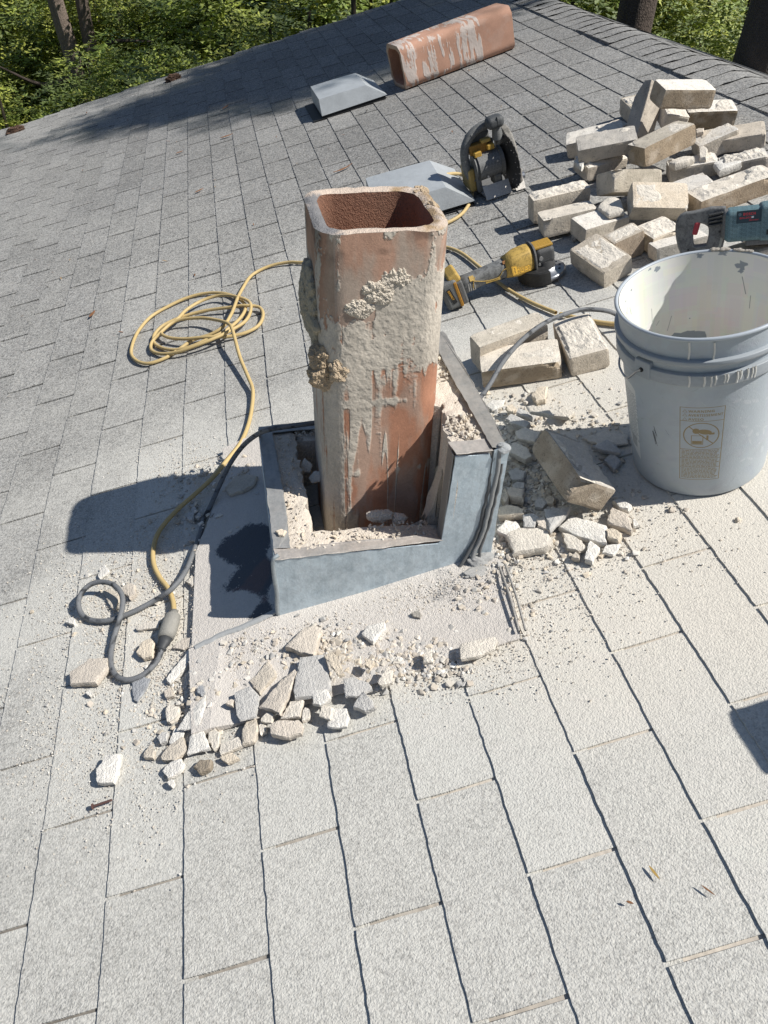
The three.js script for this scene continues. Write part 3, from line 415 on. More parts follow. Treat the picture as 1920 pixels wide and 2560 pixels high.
{
  const F = thing('flue_liner', 'upright square terracotta flue liner streaked with mortar, standing in the chimney', 'flue liner'); F.position.set(0.669, 0.0, -0.566);
  const cTex = colourTex(1024, 2048, (s, t, c) => {
    const m = linerMortar(s, t), g = samp(gritT, 512, s * 3.4, t * 3.4), b = fbm2(s * 18, t * 12, 4), top = 0.0;
    const k = (0.82 + 0.36 * (g - 0.5) + 0.5 * (b - 0.5)), haze = 0.12 + 0.25 * sstep(0.78, 0.9, t) + 0.4 * sstep(0.42, 0.66, fbm2(s * 30 + 5, t * 9, 4));
    const left = s < 0.2 ? 0.35 : 0;                                      // the left side is browner
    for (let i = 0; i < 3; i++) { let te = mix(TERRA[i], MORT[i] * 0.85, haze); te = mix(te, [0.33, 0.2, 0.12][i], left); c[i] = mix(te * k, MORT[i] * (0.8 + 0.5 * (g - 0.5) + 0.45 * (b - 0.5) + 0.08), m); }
    const soot = 0.5 * sstep(0.53, 0.68, fbm2(s * 22 + 31, t * 20, 3)) * sstep(0.93, 0.99, t); for (let i = 0; i < 3; i++) c[i] *= 1 - soot;
  });
  const bTex = greyTex(1024, 2048, (s, t) => { const m = linerMortar(s, t); return 0.2 + 0.12 * samp(gritT, 512, s * 3.4, t * 3.4) + m * (0.22 + 0.55 * (fbm2(s * 120, t * 105, 3) - 0.2)); }, THREE.ClampToEdgeWrapping);
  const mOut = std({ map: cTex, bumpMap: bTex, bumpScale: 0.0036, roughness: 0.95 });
  const iTex = colourTex(512, 512, (s, t, c) => { const g = samp(gritT, 512, s * 2, t * 2), b = fbm2(s * 14, t * 10, 4), so = sstep(0.5, 0.62, fbm2(s * 20, t * 9 + 40, 4) + 0.35 * sstep(0.88, 1, t)); const k = 0.8 + 0.4 * (g - 0.5) + 0.4 * (b - 0.5), p = sstep(0.72, 0.78, samp(gritT, 512, s * 1.3 + 0.2, t * 1.3)); c[0] = mix(0.47 * k, 0.16, so * 0.5) * (1 - 0.4 * p); c[1] = mix(0.19 * k, 0.12, so * 0.5) * (1 - 0.4 * p); c[2] = mix(0.095 * k, 0.1, so * 0.5) * (1 - 0.4 * p); });
  const L = liner(0.224, 0.226, 0.046, 0.021, 0.945, 60, 0.004, 5);
  for (const g of [L.outer, L.inner, ...L.rim]) g.translate(0, -0.118, 0);
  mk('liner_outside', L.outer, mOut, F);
  mk('liner_inside', L.inner, std({ map: iTex, bumpMap: rep(gritBump, 4), bumpScale: 0.001, roughness: 0.95 }), F);
  const rimC = (g) => { const p = g.attributes.position; g = clean(g); const q = g.attributes.position, c = new Float32Array(q.count * 3); for (let i = 0; i < q.count; i++) { const x = q.getX(i), z = q.getZ(i), n = fbm2(x * 55 + 3, z * 55, 3), ash = x < -0.075 && z > -0.08 ? sstep(0.42, 0.5, n + 0.1) : 0; const br = x > 0.05 ? sstep(0.4, 0.55, n) : 0; const a = [mix(mix(0.56, 0.2, ash), 0.36, br), mix(mix(0.47, 0.2, ash), 0.26, br), mix(mix(0.4, 0.21, ash), 0.16, br)]; c.set(a, i * 3); } g.setAttribute('color', new THREE.BufferAttribute(c, 3)); return g; };
  mk('broken_rim', rimC(L.rim[1]), M.mortar, F);
  // mortar still stuck on: lumpy rough masses (local x, y up, z)
  const lump = (x, y, z, sx, sy, sz, seed, c, det = 24, rough = 0.9) => { const g = warp(new THREE.IcosahedronGeometry(1, det), (v) => { const px = v.x * sx, py = v.y * sy, pz = v.z * sz, k = 0.7 + rough * 0.6 * (fbm3(px * 42 + seed, py * 42, pz * 42, 2) - 0.45), o = rough * (0.0075 * (fbm3(px * 130 + seed, py * 130, pz * 130, 2) - 0.45) + 0.003 * (vn3(px * 420, py * 420, pz * 420) - 0.5)); v.set(px * k + x + v.x * o, py * k + y + v.y * o, pz * k + z + v.z * o); }, false); return tint(boxUV(clean(g)), ...c); };
  const fz = 0.113, lx = -0.112;
  mk('mortar_lump', [lump(0.018, 0.749, fz - 0.006, 0.046, 0.03, 0.012, 2, MORT, 34, 0.8), lump(-0.012, 0.728, fz - 0.005, 0.046, 0.032, 0.014, 9, MORT, 34, 0.8), lump(-0.046, 0.703, fz - 0.005, 0.036, 0.028, 0.013, 12, MORT, 34, 0.8), lump(0.058, 0.742, fz - 0.008, 0.042, 0.018, 0.008, 14, MORT, 30, 0.8)], M.mortar, F).userData.label = 'crumbly mortar lump across the front';
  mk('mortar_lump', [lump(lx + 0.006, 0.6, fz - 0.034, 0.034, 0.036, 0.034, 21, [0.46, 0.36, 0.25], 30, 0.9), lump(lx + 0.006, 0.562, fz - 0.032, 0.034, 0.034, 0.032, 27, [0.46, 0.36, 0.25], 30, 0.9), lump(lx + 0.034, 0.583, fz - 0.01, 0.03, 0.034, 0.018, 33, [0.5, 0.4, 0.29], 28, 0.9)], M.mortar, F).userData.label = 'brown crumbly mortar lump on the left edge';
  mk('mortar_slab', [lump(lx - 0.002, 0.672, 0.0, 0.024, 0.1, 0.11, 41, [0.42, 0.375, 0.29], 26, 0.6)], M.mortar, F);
  mk('mortar_crust', [lump(0.102, 0.8265, -0.08, 0.016, 0.006, 0.035, 51, [0.46, 0.36, 0.25], 22, 1), lump(0.104, 0.826, -0.02, 0.013, 0.007, 0.05, 57, [0.46, 0.36, 0.25], 22, 1), lump(0.106, 0.822, 0.045, 0.012, 0.008, 0.04, 61, [0.48, 0.38, 0.27], 20, 1)], M.mortar, F);
  // crumbs heaped against the liner's foot
  mk('mortar_lump', [lump(-0.01, 0.286, 0.172, 0.036, 0.016, 0.016, 71, C.warm, 24, 1), lump(0.025, 0.276, 0.176, 0.022, 0.012, 0.016, 75, C.warm, 18, 1)], M.mortar, F);
}
{
  const F = roofThing('flue_liner', 'terracotta flue liner lying on its side near the ridge, banded with white mortar', 'flue liner', [1.45, 3.715, 0.104], 10 * Math.PI / 180);
  const L = liner(0.205, 0.2, 0.042, 0.02, 0.635, 30, 0.003, 15);
  const band = (s, t) => { const st = fbm2(t * 46 + 3, s * 9, 3), bl = fbm2(s * 20, t * 16 + 7, 4), f = fbm2(s * 90, t * 90, 2); let m = lin([[0, 0.62], [0.1, 0.5], [0.3, 0.4], [0.42, 0.42], [0.55, 0.55], [0.66, 0.6], [0.705, 0.62], [0.712, 0.0], [1, 0.0]], t + 0.01 * (st - 0.5)); return t > 0.71 ? 0.12 * sstep(0.5, 0.7, bl) : sstep(0.42, 0.58, m + 0.9 * (st - 0.5) + 0.6 * (bl - 0.5) + 0.15 * (f - 0.5)); };
  const cT = colourTex(1024, 1024, (s, t, c) => { const m = band(s, t), g = samp(gritT, 512, s * 3, t * 3), b = fbm2(s * 12, t * 8, 4), k = 0.86 + 0.25 * (g - 0.5) + 0.4 * (b - 0.5); for (let i = 0; i < 3; i++) c[i] = mix(TERRA2[i] * k, [0.6, 0.52, 0.47][i] * (0.85 + 0.4 * (b - 0.5)), m); });
  const bT = greyTex(512, 512, (s, t) => 0.3 + 0.5 * band(s, t) * (0.6 + 0.6 * (fbm2(s * 80, t * 80, 2) - 0.5)), THREE.ClampToEdgeWrapping);
  for (const g of [L.outer, L.inner, ...L.rim]) { g.rotateZ(-Math.PI / 2); g.rotateX(Math.PI / 2 * 0 ); }
  mk('liner_outside', L.outer, std({ map: cT, bumpMap: bT, bumpScale: 0.003, roughness: 0.9 }), F);
  mk('liner_inside', L.inner, std({ color: col(0.48, 0.26, 0.17), roughness: 0.95, map: gritCol }), F);
  for (const g of L.rim) mk('cut_rim', tint(g, 0.56, 0.4, 0.28), M.mortar, F);
}

// ---------------------------------------------------------------- roof vents
function vent(label, X, Y, yaw, group) {
  const t = roofThing('roof_vent', label, 'roof vent', [X, Y, 0], yaw, group);
  const met = std({ color: col(0.52, 0.55, 0.57), roughness: 0.5, metalness: 0.2, map: rep(blotCol, 2.2), bumpMap: rep(gritBump, 1.5), bumpScale: 0.0003 });
  // hood (local x up the slope, z to the camera): bottom 0.355 x 0.36, top narrower, sloping to nothing up the slope
  const b = [[0, 0.02, 0], [0.355, 0.02, 0.0], [0.355, 0.02, -0.36], [0, 0.02, -0.36]], tp = [[0.008, 0.096, -0.016], [0.262, 0.09, -0.016], [0.262, 0.09, -0.325], [0.008, 0.096, -0.325]];
  const pos = [], quad = (a, bb, c, d) => { const N = 6, P = (s, q) => [0, 1, 2].map((i) => mix(mix(a[i], bb[i], s), mix(d[i], c[i], s), q)); for (let i = 0; i < N; i++) for (let j = 0; j < N; j++) { const p = P(i / N, j / N), q = P((i + 1) / N, j / N), r = P((i + 1) / N, (j + 1) / N), w = P(i / N, (j + 1) / N); pos.push(...p, ...q, ...r, ...p, ...r, ...w); } };
  quad(tp[0], tp[1], tp[2], tp[3]); quad(b[0], b[1], tp[1], tp[0]); quad(b[1], b[2], tp[2], tp[1]); quad(b[2], b[3], tp[3], tp[2]); quad(b[3], b[0], tp[0], tp[3]);
  let g = new THREE.BufferGeometry(); g.setAttribute('position', new THREE.Float32BufferAttribute(pos, 3)); g = mergeVertices(g, 1e-5);
  { const p = g.attributes.position; for (let i = 0; i < p.count; i++) { const x = p.getX(i), y = p.getY(i), z = p.getZ(i); p.setY(i, y + 0.005 * Math.sin(clamp(x / 0.27) * Math.PI) * sstep(0.05, 0.09, y) * Math.sin(clamp(-z / 0.36) * Math.PI)); } }
  g = g.toNonIndexed(); g.computeVertexNormals(); mk('hood', boxUV(g), met, t);
  mk('skirt', [box(0.34, 0.016, 0.004, 0.17, 0.012, -0.012), box(0.004, 0.016, 0.33, 0.01, 0.012, -0.18), box(0.004, 0.016, 0.33, 0.345, 0.012, -0.18)], M.black, t);
  mk('flange', box(0.4, 0.002, 0.36, 0.15, 0.0062, -0.18), M.black, t);
  return t;
}
vent('weathered grey metal roof vent up the slope beside the lying flue liner', 1.0, 3.59, 0.02, 'box vents on the roof');
vent('grey metal roof vent half hidden behind the standing flue liner', 0.995, 1.965, -0.05, 'box vents on the roof');
// ---------------------------------------------------------------- paint bucket
const canvas = (w, h) => { const c = document.createElement('canvas'); c.width = w; c.height = h; return [c, c.getContext('2d')]; };
function canvasTex(c) { const t = new THREE.CanvasTexture(c); t.colorSpace = THREE.SRGBColorSpace; t.needsUpdate = true; return t; }
const BX = 1.3694, BY = 0.3898, BH = 0.3726, BRT = 0.1515, BRB = 0.1268;
function makeBucket(label, X, Y) {
  const t = roofThing('bucket', label, 'bucket', [X, Y, 0.004]);
  const rAt = (y) => mix(BRB, BRT - 0.004, y / BH);
  const lathe = (pts, seg = 96) => new THREE.LatheGeometry(pts.map(([a, b]) => new THREE.Vector2(a, b)), seg);
  // angle a in the roof plane (0 = up the slope, 90 deg = away) -> local (r cos a, y, -r sin a); LatheGeometry u runs with x = r sin(phi), z = r cos(phi)
  const Wd = 2048, Hd = 1024, [cv, g] = canvas(Wd, Hd);
  const U = (deg) => ((((deg + 90) % 360) + 360) % 360) / 360 * Wd, Yp = (y) => (1 - y / BH) * Hd;   // phi = a + 90 deg
  g.fillStyle = '#a9b1b7'; g.fillRect(0, 0, Wd, Hd);
  const r = rng(5);
  for (let i = 0; i < 2600; i++) { const a = r() * 0.05; g.fillStyle = r() < 0.6 ? `rgba(190,196,200,${a})` : `rgba(120,126,132,${a})`; g.beginPath(); g.ellipse(r() * Wd, r() * Hd, 5 + r() * 60, 3 + r() * 24, r() * 3, 0, 7); g.fill(); }
  for (let i = 0; i < 120; i++) { g.strokeStyle = r() < 0.7 ? `rgba(210,214,216,${0.15 + r() * 0.3})` : 'rgba(60,62,66,0.35)'; g.lineWidth = 0.8 + r(); const x = r() * Wd, y = 200 + r() * 800; g.beginPath(); g.moveTo(x, y); g.lineTo(x + (r() - 0.5) * 60, y + (r() - 0.3) * 70); g.stroke(); }
  // warning panel, printed tan
  const x0 = U(-132.4), x1 = U(-101.8), y0 = Yp(0.228), y1 = Yp(0.049), w = x1 - x0, h = y1 - y0, tan = 'rgba(140,122,84,0.95)';
  g.strokeStyle = tan; g.fillStyle = tan; g.lineWidth = 3; g.strokeRect(x0, y0, w, h);
  const L = (f) => { g.beginPath(); g.moveTo(x0, y0 + f * h); g.lineTo(x1, y0 + f * h); g.stroke(); };
  L(0.175); L(0.56); L(0.69); L(0.82);
  g.font = `bold ${Math.round(h * 0.042)}px sans-serif`; g.textBaseline = 'middle';
  ['WARNING', 'AVERTISSEMENT', 'AVISO'].forEach((s, i) => { const yy = y0 + h * (0.045 + i * 0.052); g.fillText(s, x0 + w * 0.19, yy, w * 0.78); g.lineWidth = 1.6; g.beginPath(); g.moveTo(x0 + w * 0.06, yy + 8); g.lineTo(x0 + w * 0.11, yy - 8); g.lineTo(x0 + w * 0.16, yy + 8); g.closePath(); g.stroke(); });
  // round pictogram: a small child tipping into a bucket, struck through
  g.lineWidth = 5; const cx = x0 + w * 0.5, cy = y0 + h * 0.365, rx = w * 0.41, ry = h * 0.165; g.beginPath(); g.ellipse(cx, cy, rx, ry, 0, 0, 7); g.stroke();
  g.lineWidth = 3; g.strokeRect(cx - rx * 0.55, cy + ry * 0.02, rx * 0.66, ry * 0.72); g.fillRect(cx - rx * 0.5, cy + ry * 0.45, rx * 0.56, ry * 0.25);
  g.beginPath(); g.ellipse(cx - rx * 0.3, cy - ry * 0.36, rx * 0.2, ry * 0.22, 0, 0, 7); g.fill();
  g.beginPath(); g.ellipse(cx + rx * 0.2, cy - ry * 0.28, rx * 0.4, ry * 0.2, 0.25, 0, 7); g.fill(); g.fillRect(cx + rx * 0.45, cy - ry * 0.2, rx * 0.3, ry * 0.16); g.fillRect(cx + rx * 0.3, cy, rx * 0.12, ry * 0.4);
  g.lineWidth = 5; g.beginPath(); g.moveTo(cx - rx * 0.7, cy - ry * 0.7); g.lineTo(cx + rx * 0.7, cy + ry * 0.7); g.stroke();
  for (const [f0, f1] of [[0.575, 0.68], [0.705, 0.81], [0.835, 0.97]]) for (let y = f0; y < f1; y += 0.019) { let x = x0 + w * 0.04; while (x < x0 + w * 0.9) { const ww = w * (0.03 + 0.07 * r()); g.fillRect(x, y0 + h * y, ww, h * 0.009); x += ww + w * 0.016; } }
  // side sticker, pale with fine print
  { const a0 = U(153), a1 = U(187), s0 = Yp(0.245), s1 = Yp(0.052); g.fillStyle = 'rgba(206,208,206,0.95)'; g.beginPath(); g.moveTo(a0, s0 + 90); g.quadraticCurveTo(a1 - 40, s0, a1, s0 + 60); g.lineTo(a1, s1); g.lineTo(a0, s1 - 150); g.closePath(); g.fill(); g.fillStyle = 'rgba(90,94,98,0.7)'; for (let y = s0 + 90; y < s1 - 120; y += 9) { let x = a0 + 12; while (x < a1 - 12) { const ww = 6 + r() * 20; g.fillRect(x, y, ww, 3); x += ww + 5; } } for (let i = 0; i < 14; i++) g.fillRect(a1 - 78 + i * 4, s1 - 140, 1 + (i % 3), 70); }
  // whitish scuffs on the right, dark scratches on the left
  g.fillStyle = 'rgba(214,216,216,0.22)'; for (let i = 0; i < 22; i++) { g.beginPath(); g.ellipse(U(-96 + r() * 40), Yp(0.06 + r() * 0.18), 4 + r() * 26, 2 + r() * 9, r() * 3, 0, 7); g.fill(); }
  g.strokeStyle = 'rgba(38,40,44,0.8)'; for (let i = 0; i < 7; i++) { const x = U(-156 + r() * 3), y = Yp(0.165 - 0.03 * r()); g.lineWidth = 1 + r() * 1.6; g.beginPath(); g.moveTo(x, y); g.lineTo(x + 8 + r() * 10, y + 30 + r() * 60); g.stroke(); }
  const shellM = std({ map: canvasTex(cv), roughness: 0.5, bumpMap: rep(gritBump, 4, 2), bumpScale: 0.0002 });
  const out = lathe([[rAt(0) - 0.004, 0.0], [rAt(0), 0.006], ...[0.03, 0.08, 0.13, 0.18, 0.23, 0.26, BH].map((y) => [rAt(y), y])]);
  { const p = out.attributes.position, uv = out.attributes.uv; for (let i = 0; i < p.count; i++) uv.setY(i, p.getY(i) / BH); }
  mk('shell', out, shellM, t);
  const pl = std({ color: col(0.4, 0.435, 0.465), roughness: 0.45, map: rep(blotCol, 6, 3) });
  mk('rim', new THREE.TorusGeometry(BRT - 0.003, 0.0036, 10, 110).rotateX(Math.PI / 2).translate(0, BH, 0), std({ color: col(0.42, 0.46, 0.5), roughness: 0.4 }), t);
  for (const [y, hh, o] of [[0.327, 0.005, 0.0085], [0.292, 0.012, 0.0085]]) {
    const ring = lathe([[rAt(y) - 0.003, y - hh], [rAt(y) + o - 0.001, y - hh], [rAt(y) + o, y - hh + 0.002], [rAt(y) + o, y + hh - 0.0015], [rAt(y) + o - 0.002, y + hh], [rAt(y) - 0.003, y + hh + 0.001]]); mk('collar', ring, pl, t);
  }
  // white paint dried inside, flaked off in places
  const [ci, gi] = canvas(1024, 512); gi.fillStyle = '#e3e1db'; gi.fillRect(0, 0, 1024, 512); for (let i = 0; i < 700; i++) { gi.fillStyle = `rgba(${200 + r() * 40},${198 + r() * 40},${190 + r() * 40},0.16)`; gi.fillRect(r() * 1024, r() * 512, 6 + r() * 60, 10 + r() * 120); }
  const flake = (deg, y, s) => { const x = U(deg) / 2, yy = (1 - y / BH) * 512; gi.fillStyle = '#8d949b'; gi.beginPath(); for (let k = 0; k < 15; k++) { const a = k / 15 * 6.283, q = s * (0.45 + 0.75 * r()); gi.lineTo(x + q * Math.cos(a), yy + q * 0.9 * Math.sin(a)); } gi.closePath(); gi.fill(); };
  flake(77, 0.2, 30); flake(70, 0.195, 32); flake(64, 0.19, 22); flake(36, 0.35, 13); flake(36, 0.338, 8); flake(50, 0.37, 9); flake(66, 0.368, 8); flake(150, 0.32, 13); flake(158, 0.3, 10); flake(165, 0.345, 12); flake(98, 0.362, 8); for (let i = 0; i < 26; i++) flake(r() * 360, 0.08 + r() * 0.29, 1.5 + r() * 4);
  gi.strokeStyle = 'rgba(70,72,74,0.7)'; for (let i = 0; i < 22; i++) { gi.lineWidth = 0.6 + r(); const x = U(20 + r() * 160) / 2, y = 20 + r() * 330; gi.beginPath(); gi.moveTo(x, y); gi.lineTo(x + (r() - 0.5) * 26, y + 8 + r() * 40); gi.stroke(); }
  const inn = lathe([[BRT - 0.0075, BH + 0.001], [rAt(0.2) - 0.004, 0.2], [rAt(0.01) - 0.004, 0.012], [0.001, 0.01]]);
  { const p = inn.attributes.position, uv = inn.attributes.uv; for (let i = 0; i < p.count; i++) uv.setY(i, p.getY(i) / BH); }
  mk('paint_lining', inn, std({ map: canvasTex(ci), roughness: 0.7 }), t);
  { const cr = rng(12), bits = []; for (let i = 0; i < 26; i++) { const d = (30 + 28 * cr()) * Math.PI / 180, q = BRT - 0.003 + 0.004 * (cr() - 0.5), s = 0.002 + 0.004 * cr(); bits.push(warp(new THREE.IcosahedronGeometry(s, 1), (v) => { v.x += q * Math.cos(d); v.y = v.y * 0.6 + BH + 0.004; v.z -= q * Math.sin(d); })); } mk('mortar_bits', bits.map((b) => tint(b, ...C.pale)), M.mortar, t).userData.kind = 'stuff'; }
  // handle ears and wire bail hanging on the near side
  const pos = (deg, y, dr) => { const a = deg * Math.PI / 180, q = rAt(y) + dr; return V3(q * Math.cos(a), y, -q * Math.sin(a)); };
  for (const d of [-158.6, 21.4]) { const p = pos(d, 0.297, 0.004), e = rbox(0.012, 0.036, 0.034, 0.003); e.rotateY(d * Math.PI / 180); e.translate(p.x, p.y, p.z); mk('handle_ear', e, pl, t); const q = pos(d, 0.297, 0.0105), k = cyl(0.0042, 0.0042, 0.003, 0, 0, 0, 'x', 14); k.rotateY(d * Math.PI / 180); k.translate(q.x, q.y, q.z); mk('ear_hole', k, M.black, t); }
  mk('bail', tube([pos(-158.6, 0.297, 0.011), pos(-162, 0.29, 0.012), pos(-170, 0.268, 0.008), pos(-178, 0.25, 0.007), pos(174, 0.246, 0.007), pos(160, 0.249, 0.007), pos(120, 0.25, 0.008), pos(80, 0.254, 0.008), pos(40, 0.275, 0.009), pos(24, 0.29, 0.012), pos(21.4, 0.297, 0.011)], 0.0021, 120, 8), M.steel, t);
  // dried white drips over the collars
  const drip = std({ color: col(0.68, 0.67, 0.63), roughness: 0.6 });
  for (const [d, ya, yb, ww] of [[-127, 0.368, 0.332, 0.004], [-112, 0.366, 0.332, 0.0035], [-126, 0.3045, 0.281, 0.0035], [-117, 0.304, 0.283, 0.004], [-113, 0.303, 0.281, 0.0032], [-110.5, 0.304, 0.284, 0.003], [-105, 0.304, 0.286, 0.0028], [-103.4, 0.304, 0.287, 0.0028], [-97.5, 0.305, 0.282, 0.0035], [-95.5, 0.305, 0.288, 0.0035], [-91, 0.305, 0.286, 0.003], [-88, 0.305, 0.284, 0.0028], [-86, 0.305, 0.282, 0.0028]]) {
    const lo = ya < 0.31 ? 0.0087 : 0.0003, g2 = tube([pos(d, ya, lo), pos(d + 0.4, mix(ya, yb, 0.5), lo), pos(d - 0.2, yb, lo)], ww * 0.5, 12, 8); mk('paint_drip', g2, drip, t);
  }
  return t;
}
makeBucket('grey plastic bucket with white paint inside and a tan warning panel, right of the chimney', BX, BY);

// ---------------------------------------------------------------- bricks knocked off the chimney
// [label, centre X Y Z, axis-angle turn, size along x, up, along z, face colours bed/side/end, mortar crust 0..1]
function chipBox(dx, dy, dz, seed, bed, side, end) {
  const g0 = new THREE.BoxGeometry(dx, dy, dz, 16, 7, 9), n = clean(g0), p = n.attributes.position, nr = n.attributes.normal, c = new Float32Array(p.count * 3), fn = [];
  for (let i = 0; i < p.count; i++) {
    const ax = Math.abs(nr.getX(i)), ay = Math.abs(nr.getY(i)); const base = ay > 0.5 ? (nr.getY(i) > 0 ? bed : side) : ax > 0.5 ? end : side;
    const x = p.getX(i), y = p.getY(i), z = p.getZ(i), q = fbm3(x * 40 + seed, y * 40, z * 40, 3);
    const st = sstep(0.5, 0.6, q + (side === base ? -0.06 : 0)); const k = 1.06 + 0.3 * (q - 0.5); c.set([0, 1, 2].map((m) => mix(base[m], C.pale[m] * 0.9, st * 0.3) * k), i * 3);
  }
  n.setAttribute('color', new THREE.BufferAttribute(c, 3));
  for (let i = 0; i < p.count; i++) {
    let x = p.getX(i), y = p.getY(i), z = p.getZ(i);
    const ex = 1 - Math.abs(x) / (dx / 2), ey = 1 - Math.abs(y) / (dy / 2), ez = 1 - Math.abs(z) / (dz / 2), onE = (ex < 0.01) + (ey < 0.01) + (ez < 0.01);
    const a = fbm3(x * 55 + seed * 3, y * 55, z * 55, 3) - 0.5, b = fbm3(x * 18 + seed, y * 18 + 5, z * 18, 2) - 0.5; let pull = 0.002 * a;
    if (onE >= 2) pull += -0.0006 - 0.006 * Math.max(0, b + 0.02) - 0.003 * Math.max(0, a); if (onE >= 3) pull -= 0.0015;
    x += Math.sign(x) * (ex < 0.01 ? pull : 0) ; y += Math.sign(y) * (ey < 0.01 ? pull : 0); z += Math.sign(z) * (ez < 0.01 ? pull : 0); p.setXYZ(i, x, y, z);
  }
  // a broken corner: everything past a rough plane is knocked back to it
  if (hash2(Math.round(seed * 10), 3) < 0.7) {
    const sx = hash2(Math.round(seed * 10), 5) < 0.5 ? -1 : 1, sz = hash2(Math.round(seed * 10), 6) < 0.5 ? -1 : 1, pn = V3(sx * (0.6 + 0.5 * hash2(Math.round(seed * 7), 1)), 0.5 + 0.6 * hash2(Math.round(seed * 7), 2), sz * (0.3 + 0.7 * hash2(Math.round(seed * 7), 4))).normalize();
    const far = Math.abs(pn.x) * dx / 2 + Math.abs(pn.y) * dy / 2 + Math.abs(pn.z) * dz / 2, lim = far - (0.008 + 0.02 * hash2(Math.round(seed * 7), 8)), q = V3();
    for (let i = 0; i < p.count; i++) { q.fromBufferAttribute(p, i); const l = lim + 0.007 * (fbm3(q.x * 70 + seed, q.y * 70, q.z * 70, 2) - 0.5), e = q.dot(pn) - l; if (e > 0) { q.addScaledVector(pn, -e); p.setXYZ(i, q.x, q.y, q.z); } }
  }
  n.deleteAttribute('normal'); n.computeVertexNormals(); return boxUV(n);
}
// lumpy layer of old mortar on a w x d rectangle, local y up from 0
function crust(w, d, h, seed, cover, c) {
  const nx = 64, nz = 30, pos = [], idx = [];
  for (let i = 0; i <= nx; i++) for (let j = 0; j <= nz; j++) {
    const x = (i / nx - 0.5) * w, z = (j / nz - 0.5) * d, e = Math.min(i, nx - i, (j) * 1.2, (nz - j) * 1.2) / 6; const n = 0.62 * fbm2(x * 38 + seed * 7, z * 38, 3) + 0.42 * fbm2(x * 150 + seed, z * 150, 3), m = fbm2(x * 12 + seed, z * 14 + 3, 2);
    const on = sstep(0.62 - cover * 0.5, 0.74 - cover * 0.5, m) * clamp(e); pos.push(x, -0.0025 + on * h * (0.05 + 1.25 * n), z);
  }
  for (let i = 0; i < nx; i++) for (let j = 0; j < nz; j++) { const a = i * (nz + 1) + j, b = a + nz + 1; idx.push(a, a + 1, b + 1, a, b + 1, b); }
  const g = new THREE.BufferGeometry(); g.setAttribute('position', new THREE.Float32BufferAttribute(pos, 3)); g.setIndex(idx); g.computeVertexNormals(); return tint(boxUV(g.toNonIndexed()), ...c);
}
const BR = 'bricks knocked from the chimney';
let bseed = 1;
function brick(label, [X, Y, Z], [ax, ay, az], [dx, dy, dz], bed = C.pale, side = C.brown, end = C.tan, cr = 0, crH = 0.012) {
  const seed = bseed++ * 3.7, t = roofThing('brick', label, 'brick', [X, Y, Z], 0, BR), v = V3(ax, az, -ay), a = v.length(); if (a > 1e-4) t.quaternion.multiply(new THREE.Quaternion().setFromAxisAngle(v.normalize(), a));
  mk('brick_body', chipBox(dx, dy, dz, seed, bed, side, end), M.brick, t);
  if (cr > 0) mk('mortar_crust', crust(dx * 0.97, dz * 0.96, crH * 0.8, seed, cr * 0.8, C.pale).translate(0, dy / 2, 0), M.mortar, t);
  return t;
}
// three by the bucket
brick('brown-sided brick nearest the chimney of the three left of the bucket', [1.148, 0.856, 0.037], [0.1, 0.03, -0.25], [0.195, 0.055, 0.091], C.pale, [0.37, 0.305, 0.23], C.tan, 0.35, 0.006);
brick('pale brick lying behind the front one, left of the bucket, crossed by the black cable', [1.148, 0.937, 0.056], [0.12, 0.07, 0.16], [0.192, 0.08, 0.059], [0.58, 0.54, 0.47], C.tan, C.tan, 0.15, 0.004);
brick('brick pointing at the viewer, touching the bucket side, thick mortar on top', [1.308, 0.862, 0.034], [0.04, -0.03, -0.12], [0.096, 0.055, 0.17], C.pale, C.tan, C.tan, 0.9, 0.012);
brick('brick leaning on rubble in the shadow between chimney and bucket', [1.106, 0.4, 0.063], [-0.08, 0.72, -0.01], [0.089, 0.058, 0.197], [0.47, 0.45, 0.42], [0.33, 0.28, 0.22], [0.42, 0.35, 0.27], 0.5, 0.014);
// the pile
brick('lowest left brick of the pile with smooth grey front', [1.537, 1.545, 0.037], [-0.08, 0.04, -0.12], [0.169, 0.058, 0.092], C.pale, [0.6, 0.55, 0.475], C.tan, 0.5, 0.008);
brick('leftmost brick of the pile, tall on edge with broken mortar top', [1.552, 1.655, 0.05], [0.08, 0.07, -0.02], [0.19, 0.081, 0.063], C.pale, [0.6, 0.55, 0.475], C.tan, 0.8, 0.014);
brick('brick carrying a crumbly mortar chunk at the foot of the pile', [1.6, 1.44, 0.036], [0.1, 0.1, 0.15], [0.15, 0.052, 0.09], C.white, [0.6, 0.55, 0.475], C.tan, 0, 0);
brick('cream brick tilted up in the front middle of the pile', [1.771, 1.412, 0.066], [0.6, 0.15, -0.32], [0.163, 0.063, 0.088], C.cream, [0.6, 0.55, 0.475], [0.6, 0.55, 0.475], 0.25, 0.006);
brick('stout grey brick standing behind the cream tilted one', [1.756, 1.575, 0.075], [-0.41, 0.29, 0.19], [0.175, 0.067, 0.1], C.pale, [0.47, 0.43, 0.36], [0.6, 0.55, 0.475], 0.2, 0.008);
brick('long speckled brown brick slanting across the middle of the pile', [1.939, 1.734, 0.097], [-0.05, -0.04, 0.23], [0.2, 0.064, 0.091], [0.53, 0.49, 0.42], [0.41, 0.33, 0.24], [0.42, 0.34, 0.24], 0.5, 0.006);
brick('broken brick with ragged white mortar top at the pile left', [1.783, 1.871, 0.039], [0.19, 0.15, 0.17], [0.159, 0.05, 0.093], C.white, C.tan, C.tan, 1, 0.016);
brick('rounded-end brick at the far left of the pile', [1.856, 2.091, 0.041], [0.12, -0.07, -0.39], [0.202, 0.058, 0.093], C.white, C.tan, [0.6, 0.55, 0.475], 0.5, 0.012);
